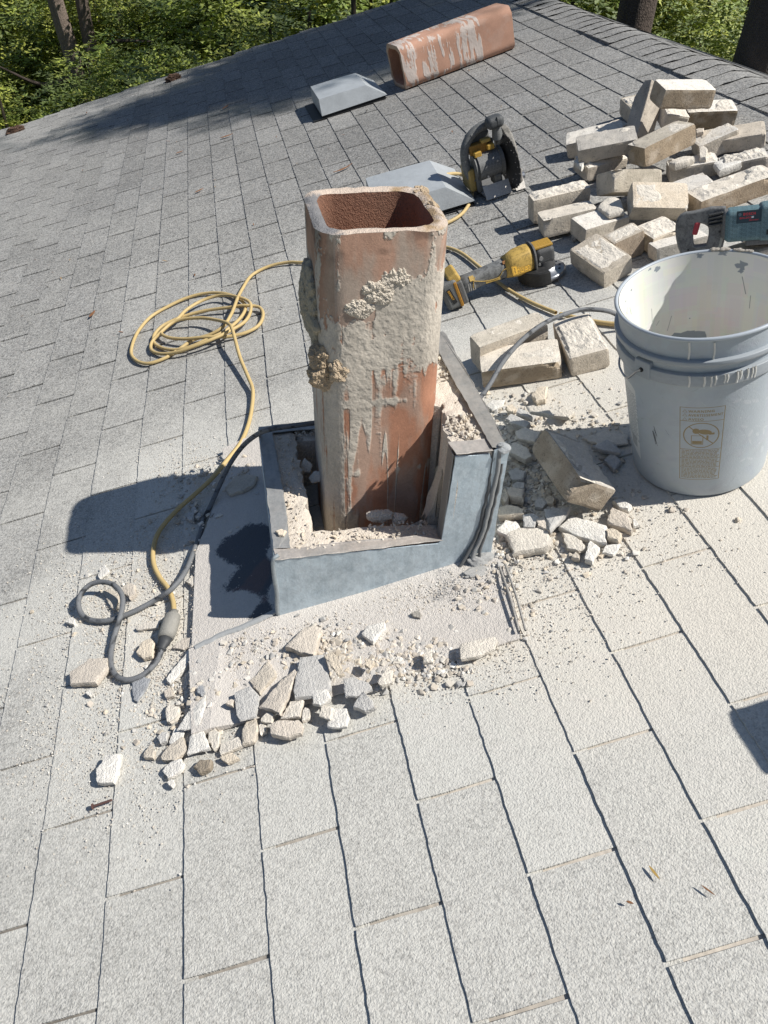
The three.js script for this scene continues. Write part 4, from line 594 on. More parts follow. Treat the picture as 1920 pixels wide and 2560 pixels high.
brick('shaded slab brick under the tall upright one, left of the pile', [1.80, 1.85, 0.105], [0.18, -0.02, -0.3], [0.194, 0.05, 0.092], [0.5, 0.48, 0.45], C.tan, C.tan, 0.25, 0.01);
brick('white-topped brick lying highest on the pile', [2.081, 1.875, 0.178], [0.13, 0.27, -0.05], [0.182, 0.062, 0.097], C.white, [0.38, 0.31, 0.23], [0.42, 0.35, 0.27], 0.1, 0.005);
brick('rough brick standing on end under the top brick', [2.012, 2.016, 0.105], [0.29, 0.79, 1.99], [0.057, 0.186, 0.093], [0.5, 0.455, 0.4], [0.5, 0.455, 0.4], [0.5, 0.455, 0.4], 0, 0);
brick('brown brick at the pile right end below the top brick', [2.231, 1.978, 0.046], [0.1, 0.17, -0.29], [0.17, 0.06, 0.102], C.white, [0.3, 0.24, 0.165], C.tan, 0.7, 0.012);
brick('small broken brick at the back left corner of the pile', [2.089, 2.247, 0.039], [0.09, 0.07, -0.05], [0.085, 0.061, 0.143], [0.5, 0.45, 0.37], [0.6, 0.55, 0.475], C.tan, 0.7, 0.012);
brick('smooth white-topped half brick right of the speckled one', [2.143, 1.763, 0.033], [-0.04, -0.18, -0.12], [0.13, 0.056, 0.088], C.white, [0.6, 0.55, 0.475], C.grey, 0.1, 0.004);
brick('pale brick with grey front in the pile middle, ridged mortar on top', [2.003, 1.65, 0.024], [-0.02, 0.02, -0.32], [0.15, 0.046, 0.085], C.white, [0.6, 0.55, 0.475], C.tan, 0.8, 0.013);
brick('flat white brick between the cream one and the long brown one', [1.907, 1.476, 0.032], [0, -0.08, -0.12], [0.116, 0.056, 0.089], C.white, C.grey, C.grey, 0.1, 0.004);
brick('long brown-fronted brick behind the drill body', [1.995, 1.398, 0.03], [0.06, 0, 0.08], [0.25, 0.058, 0.086], C.pale, [0.36, 0.285, 0.21], [0.42, 0.35, 0.27], 0.85, 0.016);
brick('thick mortared block in front of the pile, beside the grinder', [1.511, 1.219, 0.041], [0.18, -0.1, 0.25], [0.097, 0.056, 0.155], [0.5, 0.45, 0.38], [0.6, 0.55, 0.475], [0.6, 0.55, 0.475], 0.9, 0.007);
brick('half brick with a ragged front edge behind the thick block', [1.601, 1.269, 0.041], [0.1, -0.02, 0.18], [0.1, 0.075, 0.06], [0.52, 0.47, 0.4], [0.42, 0.35, 0.28], C.tan, 0.7, 0.006);
brick('smooth brick under the drill handle, nearest the bucket rim', [1.728, 1.196, 0.024], [-0.07, 0.05, -0.01], [0.151, 0.042, 0.058], C.white, [0.4, 0.39, 0.37], C.tan, 0.1, 0.004);
brick('broken brick behind the drill handle with mortar lumps', [1.705, 1.275, 0.034], [0.16, 0.12, 0.3], [0.11, 0.05, 0.08], C.pale, C.tan, [0.42, 0.34, 0.24], 0.9, 0.012);
brick('cream brick end showing just behind the bucket rim', [1.835, 1.02, 0.03], [-0.06, -0.1, -0.2], [0.14, 0.05, 0.08], [0.55, 0.47, 0.36], C.tan, C.cream, 0.1, 0.004);
brick('brick cut off by the right edge of the picture, upright', [2.194, 1.745, 0.033], [0.41, 1.83, 2.05], [0.194, 0.089, 0.05], C.tan, C.tan, C.tan, 0, 0);
brick('ragged pale brick at the right edge of the pile', [2.117, 1.545, 0.03], [-0.08, -0.04, -0.38], [0.134, 0.05, 0.086], C.white, [0.42, 0.39, 0.35], C.tan, 1, 0.016);
brick('small pale brick bit wedged under the white-topped top brick', [2.103, 1.985, 0.07], [0.18, 0.33, -0.2], [0.083, 0.056, 0.089], C.white, C.pale, C.grey, 0.5, 0.008);
// ---------------------------------------------------------------- broken mortar and brick shards
// outline points are read on enlargements of the survey photograph: corner (ox, oy) and scale s give picture points, dropped on the roof
const inPan = (X, Y) => X > 0.27 && X < 0.95 && Y > 0.135 && Y < 0.9 && !(X > 0.455 && X < 0.9 && Y > 0.3) && (X < 0.6 || Y > 0.17);
let sseed = 100;
function shard([ox, oy, s], pts, t, c, label, group, lift = 0.004, tilt = 0) {
  t *= 0.46; const seed = sseed++, P = pts.map(([x, y]) => onRoof(ox + x * s, oy + y * s, lift + t * 0.8)); let cx = 0, cy = 0; for (const p of P) { cx += p[0] / P.length; cy += p[1] / P.length; }
  let o = P.map((p) => [p[0] - cx, -(p[1] - cy)]); let area = 0; for (let i = 0; i < o.length; i++) { const a = o[i], b = o[(i + 1) % o.length]; area += a[0] * b[1] - b[0] * a[1]; } if (area > 0) o.reverse();   // clockwise seen from above in (x, z)
  const ring = []; o.forEach((a, i) => { const b = o[(i + 1) % o.length], n = Math.max(2, Math.round(Math.hypot(a[0] - b[0], a[1] - b[1]) / 0.008)); for (let k = 0; k < n; k++) ring.push([mix(a[0], b[0], k / n) + 0.0022 * (hash3(i, k, seed) - 0.5), mix(a[1], b[1], k / n) + 0.0022 * (hash3(i, k, seed + 1) - 0.5)]); });
  const n = ring.length, pos = [], cl = [], idx = [], lv = [[0, 0.94, 0.0], [0.3, 1.01, 0.6], [0.72, 1.0, 0.6], [0.93, 0.965, 1], [1, 0.86, 1], [1.0, 0.5, 1]];
  const sh = (x, y, z) => { const q = fbm3(x * 50 + seed, y * 60, z * 50, 3); return 0.9 + 0.2 * q; };
  const add = (x, y, z, k) => { pos.push(x, y, z); const m = k * sh(x, y, z); cl.push(c[0] * m, c[1] * m, c[2] * m); return pos.length / 3 - 1; };
  const slopeA = tilt ? tilt : 0.12 * (hash2(seed, 3) - 0.5), slopeB = tilt ? 0 : 0.12 * (hash2(seed, 4) - 0.5);
  const rows = lv.map(([h, k, b], li) => ring.map(([x, z], i) => { const jx = 0.0025 * (hash3(i, li, seed + 5) - 0.5) * (li < 4 ? 1 : 0.6), y = h * t * (0.94 + 0.12 * fbm2(x * 25 + seed, z * 25, 2)) + (h > 0.5 ? (x * slopeA + z * slopeB) : 0) + (li > 2 ? 0.0014 * (fbm2(x * 90, z * 90 + seed, 2) - 0.5) : 0); return add(x * k + jx, Math.max(y, -0.004), z * k + jx * 0.7, li < 2 ? 0.86 : 1); }));
  for (let l = 0; l < rows.length - 1; l++) for (let i = 0; i < n; i++) { const a = rows[l][i], b = rows[l][(i + 1) % n], d = rows[l + 1][i], e = rows[l + 1][(i + 1) % n]; idx.push(a, b, e, a, e, d); }
  const ctr = add(0, t * (0.99 + 0.1 * (hash2(seed, 9) - 0.5)), 0, 1), top = rows[rows.length - 1]; for (let i = 0; i < n; i++) idx.push(top[i], top[(i + 1) % n], ctr);
  let g = new THREE.BufferGeometry(); g.setAttribute('position', new THREE.Float32BufferAttribute(pos, 3)); g.setAttribute('color', new THREE.Float32BufferAttribute(cl, 3)); g.setIndex(idx); g = toCreasedNormals(g, 0.62); boxUV(g);
  { const p = g.attributes.position, nn = g.attributes.normal; let up = 0; for (let i = p.count - 3; i < p.count; i++) up += nn.getY(i); if (up < 0) { const a = p.array, q = g.attributes.color.array; for (let i = 0; i < p.count; i += 3) for (let k = 0; k < 3; k++) { let w = a[(i + 1) * 3 + k]; a[(i + 1) * 3 + k] = a[(i + 2) * 3 + k]; a[(i + 2) * 3 + k] = w; w = q[(i + 1) * 3 + k]; q[(i + 1) * 3 + k] = q[(i + 2) * 3 + k]; q[(i + 2) * 3 + k] = w; } g = toCreasedNormals(g, 0.62); boxUV(g); } }
  const m = new THREE.Mesh(g, M.mortar); m.name = numbered('rubble_shard'); m.castShadow = m.receiveShadow = true; scene.add(m); m.position.copy(W(cx, cy, lift >= 0.012 && inPan(cx, cy) ? lift * panH(cx, cy) / 0.0215 : lift)); m.quaternion.copy(QROOF);
  return tag(m, label, 'rubble', group);
}
const FH = 'rubble fallen in front of the chimney', RH = 'rubble between chimney and bucket', LH = 'rubble scattered left of the chimney';
const Z1 = [400, 1540, 0.4202], Z2 = [700, 1480, 0.6092], Z3 = [140, 1380, 0.4412], Z4 = [200, 1700, 0.4412], Z6 = [1200, 960, 0.2652], Z5 = [440, 1080, 0.2941];
const UP = 0.022;                                                          // those on the metal apron stand a little higher
shard(Z1, [[735, 170], [860, 40], [925, 30], [950, 60], [905, 215], [830, 205]], 0.034, C.warm, 'large pale wedge-shaped shard just below the left front corner of the sheet metal', FH, UP);
shard(Z1, [[518, 365], [625, 240], [668, 300], [672, 330], [575, 437]], 0.022, C.tan, 'beige five-sided slab casting a dark shadow left, upper left of the front heap', FH, UP);
shard(Z1, [[445, 460], [540, 420], [592, 480], [570, 600], [475, 625], [455, 590]], 0.014, C.grey, 'flat grey plate left of the long beige slab in the front heap', FH, UP);
shard(Z1, [[590, 540], [720, 380], [800, 315], [815, 330], [790, 400], [770, 470], [715, 585], [650, 560]], 0.02, C.warm, 'long beige slab pointing up right in the middle of the front heap', FH, UP);
shard(Z2, [[80, 265], [180, 250], [200, 320], [208, 400], [150, 430], [60, 440], [58, 395]], 0.02, C.grey, 'broad light grey slab at the centre of the front heap', FH, UP);
shard(Z1, [[95, 675], [150, 590], [275, 475], [270, 540], [240, 650], [180, 672]], 0.014, C.white, 'bluish white triangular shard pointing up beside the flashing edge', FH, 0.016, 0.1);
shard(Z1, [[205, 655], [245, 655], [300, 790], [165, 822], [180, 720]], 0.016, C.white, 'pale triangular plate right below the pointed white shard', FH, 0.012);
shard(Z1, [[290, 690], [330, 675], [357, 690], [350, 770], [320, 797], [290, 750]], 0.026, C.pale, 'rounded pale lump right of the triangular plates', FH);
shard(Z1, [[355, 760], [470, 725], [500, 770], [360, 825]], 0.02, C.pale, 'pale oblong piece at the lower edge of the front heap', FH);
shard(Z1, [[490, 680], [530, 600], [575, 610], [585, 680], [560, 750], [490, 765]], 0.03, C.tan, 'brownish grey lump standing up in the lower front heap', FH);
shard(Z1, [[355, 840], [430, 810], [475, 850], [400, 882]], 0.02, C.cream, 'small cream wedge right of the brown stone, below the oblong piece', FH);
shard(Z1, [[195, 900], [240, 855], [310, 860], [300, 910], [240, 940]], 0.028, [0.33, 0.28, 0.22], 'brown stone at the bottom of the front heap', FH);
shard(Z1, [[15, 920], [60, 870], [130, 850], [150, 880], [110, 935], [50, 965]], 0.022, C.white, 'bright white slab at the lower left of the front heap', FH);
shard(Z1, [[2, 835], [60, 770], [140, 720], [160, 800], [90, 860], [10, 858]], 0.025, C.tan, 'tan jagged slab above the bright white one', FH);
shard(Z1, [[650, 650], [700, 625], [830, 620], [855, 650], [840, 700], [760, 722], [660, 710]], 0.032, C.warm, 'long rounded mortar bar at the bottom centre of the front heap', FH, 0.012);
shard(Z1, [[710, 615], [780, 510], [850, 500], [835, 600]], 0.02, C.pale, 'pale slab just above the long rounded mortar bar', FH, 0.016);
shard(Z1, [[590, 650], [600, 630], [630, 650], [630, 690], [600, 708]], 0.024, C.pale, 'small upright pale stone left of the mortar bar', FH);
shard(Z1, [[610, 600], [640, 575], [680, 590], [660, 635], [600, 630]], 0.015, C.pale, 'small flat pale stone above the mortar bar left end', FH, 0.014);
shard(Z2, [[180, 260], [215, 245], [235, 265], [262, 335], [240, 345]], 0.026, C.cream, 'cream bar-shaped piece leaning on the broad grey slab', FH, 0.03);
shard(Z2, [[135, 405], [195, 400], [208, 440], [165, 465], [135, 455]], 0.026, C.white, 'square white piece lying against the broad grey slab', FH, 0.02);
shard(Z2, [[160, 510], [180, 465], [218, 475], [205, 525]], 0.016, C.pale, 'pale tile-shaped bit below the square white piece', FH, 0.016);
shard(Z2, [[195, 555], [215, 480], [270, 475], [287, 510], [275, 552], [235, 560]], 0.016, C.white, 'flat white plate at the lower right of the front heap', FH, 0.012);
shard(Z2, [[300, 470], [345, 410], [380, 450], [385, 475], [350, 487]], 0.03, C.grey, 'grey pointed lump at the right end of the front heap', FH, 0.014);
shard(Z2, [[262, 360], [300, 350], [360, 370], [380, 400], [310, 430], [265, 430]], 0.018, C.grey, 'low grey slab right of the broad grey slab', FH, 0.018);
shard(Z2, [[325, 150], [350, 120], [420, 105], [425, 125], [370, 185]], 0.034, C.white, 'lone white pointed stone on the dusty apron under the front panel', FH, UP);
shard(Z2, [[740, 280], [740, 215], [880, 180], [895, 200], [880, 235], [800, 270]], 0.02, C.pale, 'dusty flat slab alone at the right, beyond the front heap', FH, 0.014);
shard(Z2, [[400, 375], [440, 310], [462, 325], [460, 370], [420, 385]], 0.022, C.pale, 'small pale stone among the crumbs right of the grey lumps', FH, 0.018);
shard(Z2, [[590, 290], [600, 240], [620, 235], [625, 290]], 0.02, C.pale, 'narrow upright bit among the crumbs at the heap right end', FH, 0.018);
shard(Z2, [[345, 300], [360, 275], [385, 285], [370, 315]], 0.02, C.cream, 'cream pebble above the low grey slab', FH, UP);
shard(Z2, [[530, 68], [555, 55], [572, 65], [565, 82], [538, 80]], 0.014, [0.36, 0.34, 0.31], 'small grey-brown pebble near the middle of the front panel foot', FH, UP);
shard(Z2, [[90, 500], [105, 475], [122, 480], [118, 520], [95, 530]], 0.022, C.pale, 'knobbly small stone below the broad grey slab', FH, 0.014);
// left of the chimney
shard(Z3, [[75, 685], [190, 603], [290, 600], [295, 655], [230, 745], [80, 750]], 0.034, C.warm, 'cream brick corner with a straight edge beside the black cable loop', LH);
shard(Z3, [[455, 570], [490, 510], [540, 490], [560, 520], [545, 590], [490, 605]], 0.03, C.cream, 'cream chunk left of the black plug', LH);
shard(Z3, [[430, 740], [500, 705], [535, 720], [490, 800], [460, 850], [440, 840]], 0.012, C.bluegrey, 'blue-grey flake below the black cable', LH);
shard(Z3, [[365, 215], [420, 175], [445, 190], [455, 240], [420, 265]], 0.024, C.warm, 'beige chunk inside the upper bend of the black cable', LH);
shard(Z3, [[265, 220], [310, 205], [360, 240], [340, 330], [315, 320]], 0.012, C.tan, 'tan flat bit within the black cable loop', LH);
shard(Z3, [[240, 130], [270, 65], [305, 110], [250, 155]], 0.014, C.white, 'white splinter above the black cable loop', LH);
shard(Z3, [[450, 430], [500, 400], [590, 390], [580, 430], [460, 445]], 0.014, C.pale, 'thin pale strip left of the clear cord connector', LH);
shard(Z3, [[655, 545], [720, 490], [780, 490], [790, 530], [720, 550]], 0.014, C.warm, 'flat piece right of the black plug against the flashing edge', LH);
shard(Z3, [[620, 720], [660, 670], [735, 590], [780, 520], [795, 545], [740, 650], [690, 700], [640, 745]], 0.022, C.white, 'long crumpled whitish strip by the flashing edge', LH);
shard(Z3, [[740, 170], [770, 130], [790, 150], [780, 200]], 0.022, C.pale, 'pale stone at the flashing edge right of the yellow cord', LH);
shard(Z3, [[797, 800], [805, 770], [830, 757], [845, 790], [825, 808]], 0.024, C.bluegrey, 'dark blue-grey pebble on the apron left edge', LH, 0.02);
shard(Z3, [[615, 790], [650, 765], [665, 820], [620, 825]], 0.018, C.warm, 'little beige stone below the crumpled strip', LH);
shard(Z3, [[50, 395], [90, 370], [110, 385], [100, 410]], 0.018, C.white, 'white pebble left of the black cable loop', LH);
shard(Z3, [[165, 800], [190, 785], [215, 800], [190, 818]], 0.018, C.white, 'white pebble below the cream brick corner', LH);
shard(Z4, [[95, 510], [150, 430], [230, 415], [215, 520], [190, 580], [110, 590], [90, 570]], 0.03, C.white, 'large white stone alone at the lower left', LH);
shard(Z4, [[360, 420], [400, 365], [425, 400], [420, 445], [365, 440]], 0.02, C.tan, 'tan triangular stone left of the jagged slab', LH);
shard(Z4, [[440, 330], [470, 295], [495, 300], [490, 350], [455, 360]], 0.022, C.grey, 'small grey stone up left of the jagged tan slab', LH);
shard(Z4, [[485, 160], [505, 140], [560, 150], [560, 200], [515, 240], [490, 240]], 0.024, C.pale, 'pale stone with a shadowed left face left of the pointed shard', LH);
shard(Z4, [[820, 135], [850, 110], [870, 115], [865, 150]], 0.018, C.warm, 'beige pebble left of the flat grey plate', LH, UP);
shard(Z4, [[505, 350], [540, 270], [590, 290], [585, 330], [520, 365]], 0.016, C.white, 'white flat bit tucked under the pointed shard', LH);
shard(Z4, [[494, 580], [520, 560], [535, 580], [520, 610]], 0.02, C.white, 'round white pebble below the bright white slab', LH);
// between chimney and bucket
shard(Z6, [[145, 1350], [230, 1255], [340, 1265], [385, 1330], [320, 1415], [260, 1400]], 0.032, C.white, 'white flat-topped stone against the right end of the sheet metal', RH, 0.02);
shard(Z6, [[250, 1410], [360, 1360], [550, 1360], [640, 1380], [690, 1500], [620, 1550], [370, 1590], [310, 1600]], 0.046, C.pale, 'largest mortar slab in front of the right heap', RH);
shard(Z6, [[735, 1350], [860, 1250], [1200, 1340], [1190, 1500], [1150, 1500], [900, 1430]], 0.034, C.white, 'long white slab below the leaning brick', RH);
shard(Z6, [[1200, 1240], [1250, 1160], [1390, 1230], [1440, 1380], [1430, 1395], [1200, 1310]], 0.032, C.warm, 'beige slab right of the leaning brick foot', RH);
shard(Z6, [[1245, 1100], [1310, 1080], [1430, 1150], [1400, 1190], [1320, 1170]], 0.034, C.white, 'white stone touching the leaning brick right corner', RH);
shard(Z6, [[770, 1400], [840, 1410], [960, 1480], [1000, 1555], [930, 1580], [820, 1550]], 0.026, C.pale, 'pale angular stone under the long white slab', RH);
shard(Z6, [[990, 1660], [1030, 1480], [1130, 1540], [1060, 1680]], 0.034, C.white, 'white block on end below the long white slab', RH);
shard(Z6, [[400, 1240], [500, 1220], [560, 1260], [520, 1360], [410, 1350]], 0.042, C.grey, 'grey cube-like stone above the largest slab', RH, 0.01);
shard(Z6, [[535, 1280], [600, 1250], [680, 1380], [660, 1400], [540, 1350]], 0.044, C.warm, 'beige stone leaning on the grey triangular plate', RH, 0.01);
shard(Z6, [[600, 1185], [860, 1150], [830, 1210], [660, 1390], [620, 1250]], 0.03, C.grey, 'grey triangular plate below the leaning brick', RH, 0.02);
shard(Z6, [[1190, 1380], [1260, 1370], [1340, 1420], [1310, 1490], [1200, 1450]], 0.04, C.cream, 'cream stone right of the long white slab', RH);
shard(Z6, [[165, 1180], [260, 1140], [410, 1180], [420, 1230], [170, 1250]], 0.04, C.cream, 'cream lump in sunlight beside the rusty metal corner', RH, 0.015);
shard(Z6, [[245, 1010], [290, 975], [410, 1000], [410, 1090], [280, 1070]], 0.05, C.warm, 'half-shaded beige lump near the metal side', RH, 0.012);
shard(Z6, [[190, 1080], [240, 980], [270, 1080], [240, 1140]], 0.045, C.cream, 'upright cream stone touching the metal side', RH, 0.012);
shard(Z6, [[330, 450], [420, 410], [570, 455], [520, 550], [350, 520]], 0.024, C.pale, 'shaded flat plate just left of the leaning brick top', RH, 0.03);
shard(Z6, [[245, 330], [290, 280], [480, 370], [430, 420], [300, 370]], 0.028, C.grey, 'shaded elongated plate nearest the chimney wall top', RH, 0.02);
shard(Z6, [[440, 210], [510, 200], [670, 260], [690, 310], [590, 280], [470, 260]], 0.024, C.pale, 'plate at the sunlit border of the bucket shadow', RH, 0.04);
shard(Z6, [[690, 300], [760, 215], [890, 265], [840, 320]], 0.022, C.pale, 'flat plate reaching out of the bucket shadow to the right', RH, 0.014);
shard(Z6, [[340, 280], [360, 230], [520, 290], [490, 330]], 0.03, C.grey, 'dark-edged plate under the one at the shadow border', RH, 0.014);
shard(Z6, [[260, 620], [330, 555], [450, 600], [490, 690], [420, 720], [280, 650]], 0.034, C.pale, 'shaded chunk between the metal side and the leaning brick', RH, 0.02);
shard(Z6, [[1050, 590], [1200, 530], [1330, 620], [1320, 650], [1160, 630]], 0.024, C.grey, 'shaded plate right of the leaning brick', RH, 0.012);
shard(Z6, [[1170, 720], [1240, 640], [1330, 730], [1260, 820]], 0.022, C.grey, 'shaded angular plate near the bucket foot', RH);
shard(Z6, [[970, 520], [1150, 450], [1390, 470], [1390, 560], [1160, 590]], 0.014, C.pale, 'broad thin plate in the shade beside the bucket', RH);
shard(Z6, [[490, 110], [560, 30], [640, 30], [610, 150], [530, 170]], 0.034, C.cream, 'cream chunk in front of the three loose bricks', RH);
shard(Z6, [[240, 215], [300, 185], [340, 220], [320, 270], [260, 265]], 0.032, C.cream, 'small cream stone at the upper left of the right heap', RH, 0.012);
shard(Z6, [[60, 200], [110, 150], [230, 150], [220, 210], [120, 250]], 0.014, C.white, 'flat white flake by the metal wall, below the loose bricks', RH);
shard(Z6, [[1435, 1280], [1460, 1275], [1505, 1330], [1450, 1345]], 0.022, C.white, 'small white chip right of the beige slab', RH);
shard(Z6, [[1150, 1590], [1190, 1520], [1330, 1510], [1260, 1610]], 0.018, C.white, 'whitish chip at the lower right of the right heap', RH);
shard(Z6, [[860, 1640], [900, 1590], [940, 1610], [930, 1650]], 0.028, C.tan, 'tan stone below the pale angular one', RH);
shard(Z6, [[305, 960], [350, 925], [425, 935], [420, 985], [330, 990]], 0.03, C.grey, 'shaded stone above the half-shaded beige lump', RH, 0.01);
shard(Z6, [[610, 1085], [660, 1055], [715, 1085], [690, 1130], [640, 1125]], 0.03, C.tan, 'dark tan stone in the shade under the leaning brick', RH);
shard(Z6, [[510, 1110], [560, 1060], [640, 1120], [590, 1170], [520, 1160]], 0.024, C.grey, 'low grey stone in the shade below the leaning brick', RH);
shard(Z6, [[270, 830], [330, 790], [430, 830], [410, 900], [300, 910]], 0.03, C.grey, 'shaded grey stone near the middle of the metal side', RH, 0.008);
// in the flue's shadow
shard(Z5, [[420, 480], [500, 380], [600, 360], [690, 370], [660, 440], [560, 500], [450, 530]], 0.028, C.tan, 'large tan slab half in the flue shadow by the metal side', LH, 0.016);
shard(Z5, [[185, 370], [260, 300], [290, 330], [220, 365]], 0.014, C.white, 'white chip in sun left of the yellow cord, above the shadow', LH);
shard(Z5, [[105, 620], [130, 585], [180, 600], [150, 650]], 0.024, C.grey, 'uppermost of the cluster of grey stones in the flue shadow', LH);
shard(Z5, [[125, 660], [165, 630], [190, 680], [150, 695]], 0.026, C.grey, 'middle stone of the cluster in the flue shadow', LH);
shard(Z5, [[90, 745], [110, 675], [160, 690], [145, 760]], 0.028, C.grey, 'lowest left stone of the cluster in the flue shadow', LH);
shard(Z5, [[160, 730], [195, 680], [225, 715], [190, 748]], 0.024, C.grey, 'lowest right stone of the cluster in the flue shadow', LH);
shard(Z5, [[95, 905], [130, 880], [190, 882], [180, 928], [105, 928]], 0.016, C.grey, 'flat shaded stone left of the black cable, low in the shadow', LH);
{ const m = shard(Z5, [[855, 800], [900, 770], [945, 780], [920, 825], [880, 828]], 0.018, C.cream, 'single cream stone sitting on the metal lip at the chimney left side', undefined); m.position.set(0.457, 0.2895, -0.367); m.quaternion.identity(); m.scale.setScalar(0.8); }
const PH = 'mortar bits in the brick pile', Z7 = [1300, 430, 0.19289];
shard(Z7, [[1010, 465], [1050, 400], [1130, 350], [1230, 330], [1300, 360], [1350, 510], [1150, 560]], 0.04, C.pale, 'crumbly pale mortar chunk sitting on the low brick at the foot of the pile', PH, 0.058);
shard(Z7, [[665, 700], [690, 680], [725, 700], [720, 830], [680, 840]], 0.05, C.grey, 'small grey stone wedged upright beside the lowest bricks of the pile', PH, 0.002);
shard([1620, 180, 0.18083], [[660, 800], [700, 785], [780, 790], [760, 840], [680, 850]], 0.04, C.warm, 'beige bit in the gap right of the speckled brick', PH, 0.05);
shard([1620, 180, 0.18083], [[700, 1050], [760, 1030], [820, 1080], [800, 1180], [720, 1190]], 0.05, C.pale, 'pale knob of mortar behind the ridged brick', PH, 0.045);
shard([1620, 180, 0.18083], [[900, 1260], [1000, 1215], [1150, 1200], [1300, 1190], [1290, 1270], [1100, 1340], [990, 1380]], 0.05, C.white, 'long white mortar lump at the right of the pile', PH, 0.035);
shard([1620, 180, 0.18083], [[290, 1260], [400, 1200], [520, 1170], [640, 1180], [560, 1230], [380, 1290]], 0.05, C.pale, 'row of ragged mortar below the speckled brick', PH, 0.05);
shard([1350, 180, 0.3436], [[245, 650], [330, 590], [410, 560], [435, 580], [330, 640], [300, 690]], 0.05, C.white, 'white mortar knob on the broken brick at the pile left', PH, 0.06);
shard([1350, 180, 0.3436], [[470, 400], [520, 365], [570, 350], [640, 380], [600, 405], [520, 415]], 0.05, C.warm, 'shaded lump on the rounded-end brick', PH, 0.05);
// stones dropped into the gap beside the liner
for (const [x, y, z, a, l] of [[0.533, 0.268, -0.605, 0.6, 'pale slab stuck in the gap at the liner left side'], [0.548, 0.262, -0.57, -0.5, 'second pale stone in the gap, lower, against the liner']]) { const m = shard([0, 0, 1], [[900, 1500], [935, 1480], [950, 1510], [925, 1535], [900, 1530]], 0.012, C.pale, l, undefined); m.position.set(x, y, z); m.rotation.set(0.9, a, 0.5); m.scale.setScalar(0.62); }

// ---------------------------------------------------------------- grit and crumbs nobody could count
function stoneGeo(seed) { const r = rng(seed), pts = []; for (let i = 0; i < 13; i++) { const v = V3(r() - 0.5, r() - 0.5, r() - 0.5).normalize(); pts.push(v.multiplyScalar(0.36 + 0.2 * r())); } const g = new ConvexGeometry(pts); g.scale(1, seed % 3 === 2 ? 0.7 : 0.36, 0.8); return boxUV(clean(g), 0.02); }
function scatter(name, label, clusters, seed, cols, lo, hi, skew) {
  const r = rng(seed), list = [];
  for (const [px, py, sx, sy, n, k = 1] of clusters) for (let i = 0; i < n; i++) {
    const g1 = Math.sqrt(-2 * Math.log(1 - r() * 0.999)), a = r() * 6.283, x = px + g1 * Math.cos(a) * sx, y = py + g1 * Math.sin(a) * sy; const [X, Y] = onRoof(x, y); if (Y > 2.2 || X < -1) continue;
    if (X > 0.452 && X < 0.895 && Y > 0.296 && Y < 0.74) continue;                  // not through the stub
    if (Math.hypot(X - BX, Y - BY) < BRB + 0.006) continue;
    const s = (lo + (hi - lo) * Math.pow(r(), skew)) * k; list.push([X, Y, s, r]);
  }
  const per = 3, geos = [1, 2, 3].map((q) => stoneGeo(seed * 10 + q)); const g = new THREE.Group(); g.name = numbered(name); scene.add(g); tag(g, label, 'rubble', null, 'stuff');
  const q = new THREE.Quaternion(), e = new THREE.Euler(), m4 = new THREE.Matrix4(), cc = new THREE.Color();
  geos.forEach((geo, gi) => {
    const mine = list.filter((_, i) => i % per === gi), im = new THREE.InstancedMesh(geo, crumbMat, mine.length); im.name = 'crumbs'; im.castShadow = im.receiveShadow = true;
    mine.forEach(([X, Y, s], i) => { e.set(0.9 * (r() - 0.5), r() * 6.3, 0.9 * (r() - 0.5)); q.setFromEuler(e).premultiply(QROOF); const z = (inPan(X, Y) ? panH(X, Y) * (Y > 0.29 ? 0.78 : 1) - 0.001 : 0.002) + s * 0.14; m4.compose(W(X, Y, z), q, V3(s, s, s)); im.setMatrixAt(i, m4); const c = cols[Math.floor(r() * cols.length)], k = 0.8 + 0.35 * r(); im.setColorAt(i, cc.setRGB(c[0] * k, c[1] * k, c[2] * k)); });
    im.instanceMatrix.needsUpdate = true; g.add(im);
  });
}
const crumbMat = std({ color: col(1, 1, 1), roughness: 0.96, map: gritCol });
scatter('mortar_grit', 'fine pale mortar grit strewn over the shingles and apron around the chimney', [
  [300, 1500, 110, 90, 4845], [420, 1700, 110, 110, 4199], [560, 1700, 130, 70, 2907], [900, 1650, 170, 60, 4199], [1150, 1560, 130, 80, 1900], [1300, 1400, 120, 80, 2090], [1450, 1300, 110, 70, 1425], [1350, 1050, 120, 60, 1520], [1600, 1350, 150, 80, 855], [500, 1180, 70, 40, 1453], [250, 1900, 130, 120, 1776], [130, 1750, 90, 130, 1130], [420, 1300, 60, 100, 1453], [1350, 1550, 150, 90, 855], [1000, 1480, 150, 40, 1292], [700, 900, 160, 120, 193], [1500, 800, 120, 80, 237],
], 3, [C.pale, C.warm, C.white, C.pale, C.white, C.warm], 0.0013, 0.0056, 2.8);
scatter('mortar_crumbs', 'loose thumbnail-sized mortar crumbs heaped before and beside the chimney', [
  [930, 1655, 90, 30, 880], [820, 1640, 60, 40, 167], [1060, 1645, 55, 30, 384], [520, 1730, 70, 45, 102], [430, 1800, 70, 70, 78], [330, 1560, 90, 90, 48], [300, 1480, 60, 50, 36], [1330, 1250, 40, 55, 395], [1290, 1180, 36, 60, 395], [1420, 1370, 70, 40, 167], [1260, 1370, 40, 40, 167], [1350, 1060, 70, 40, 167], [1240, 1030, 30, 30, 91], [600, 1190, 35, 20, 79], [500, 1290, 40, 60, 79], [660, 1650, 40, 40, 68], [200, 1700, 90, 110, 24], [1600, 1280, 110, 50, 60], [1250, 1500, 60, 50, 76], [1500, 1100, 60, 60, 91], [480, 1200, 40, 20, 45],
], 7, [C.pale, C.warm, C.cream, C.grey, C.white, C.tan], 0.006, 0.02, 2.4);
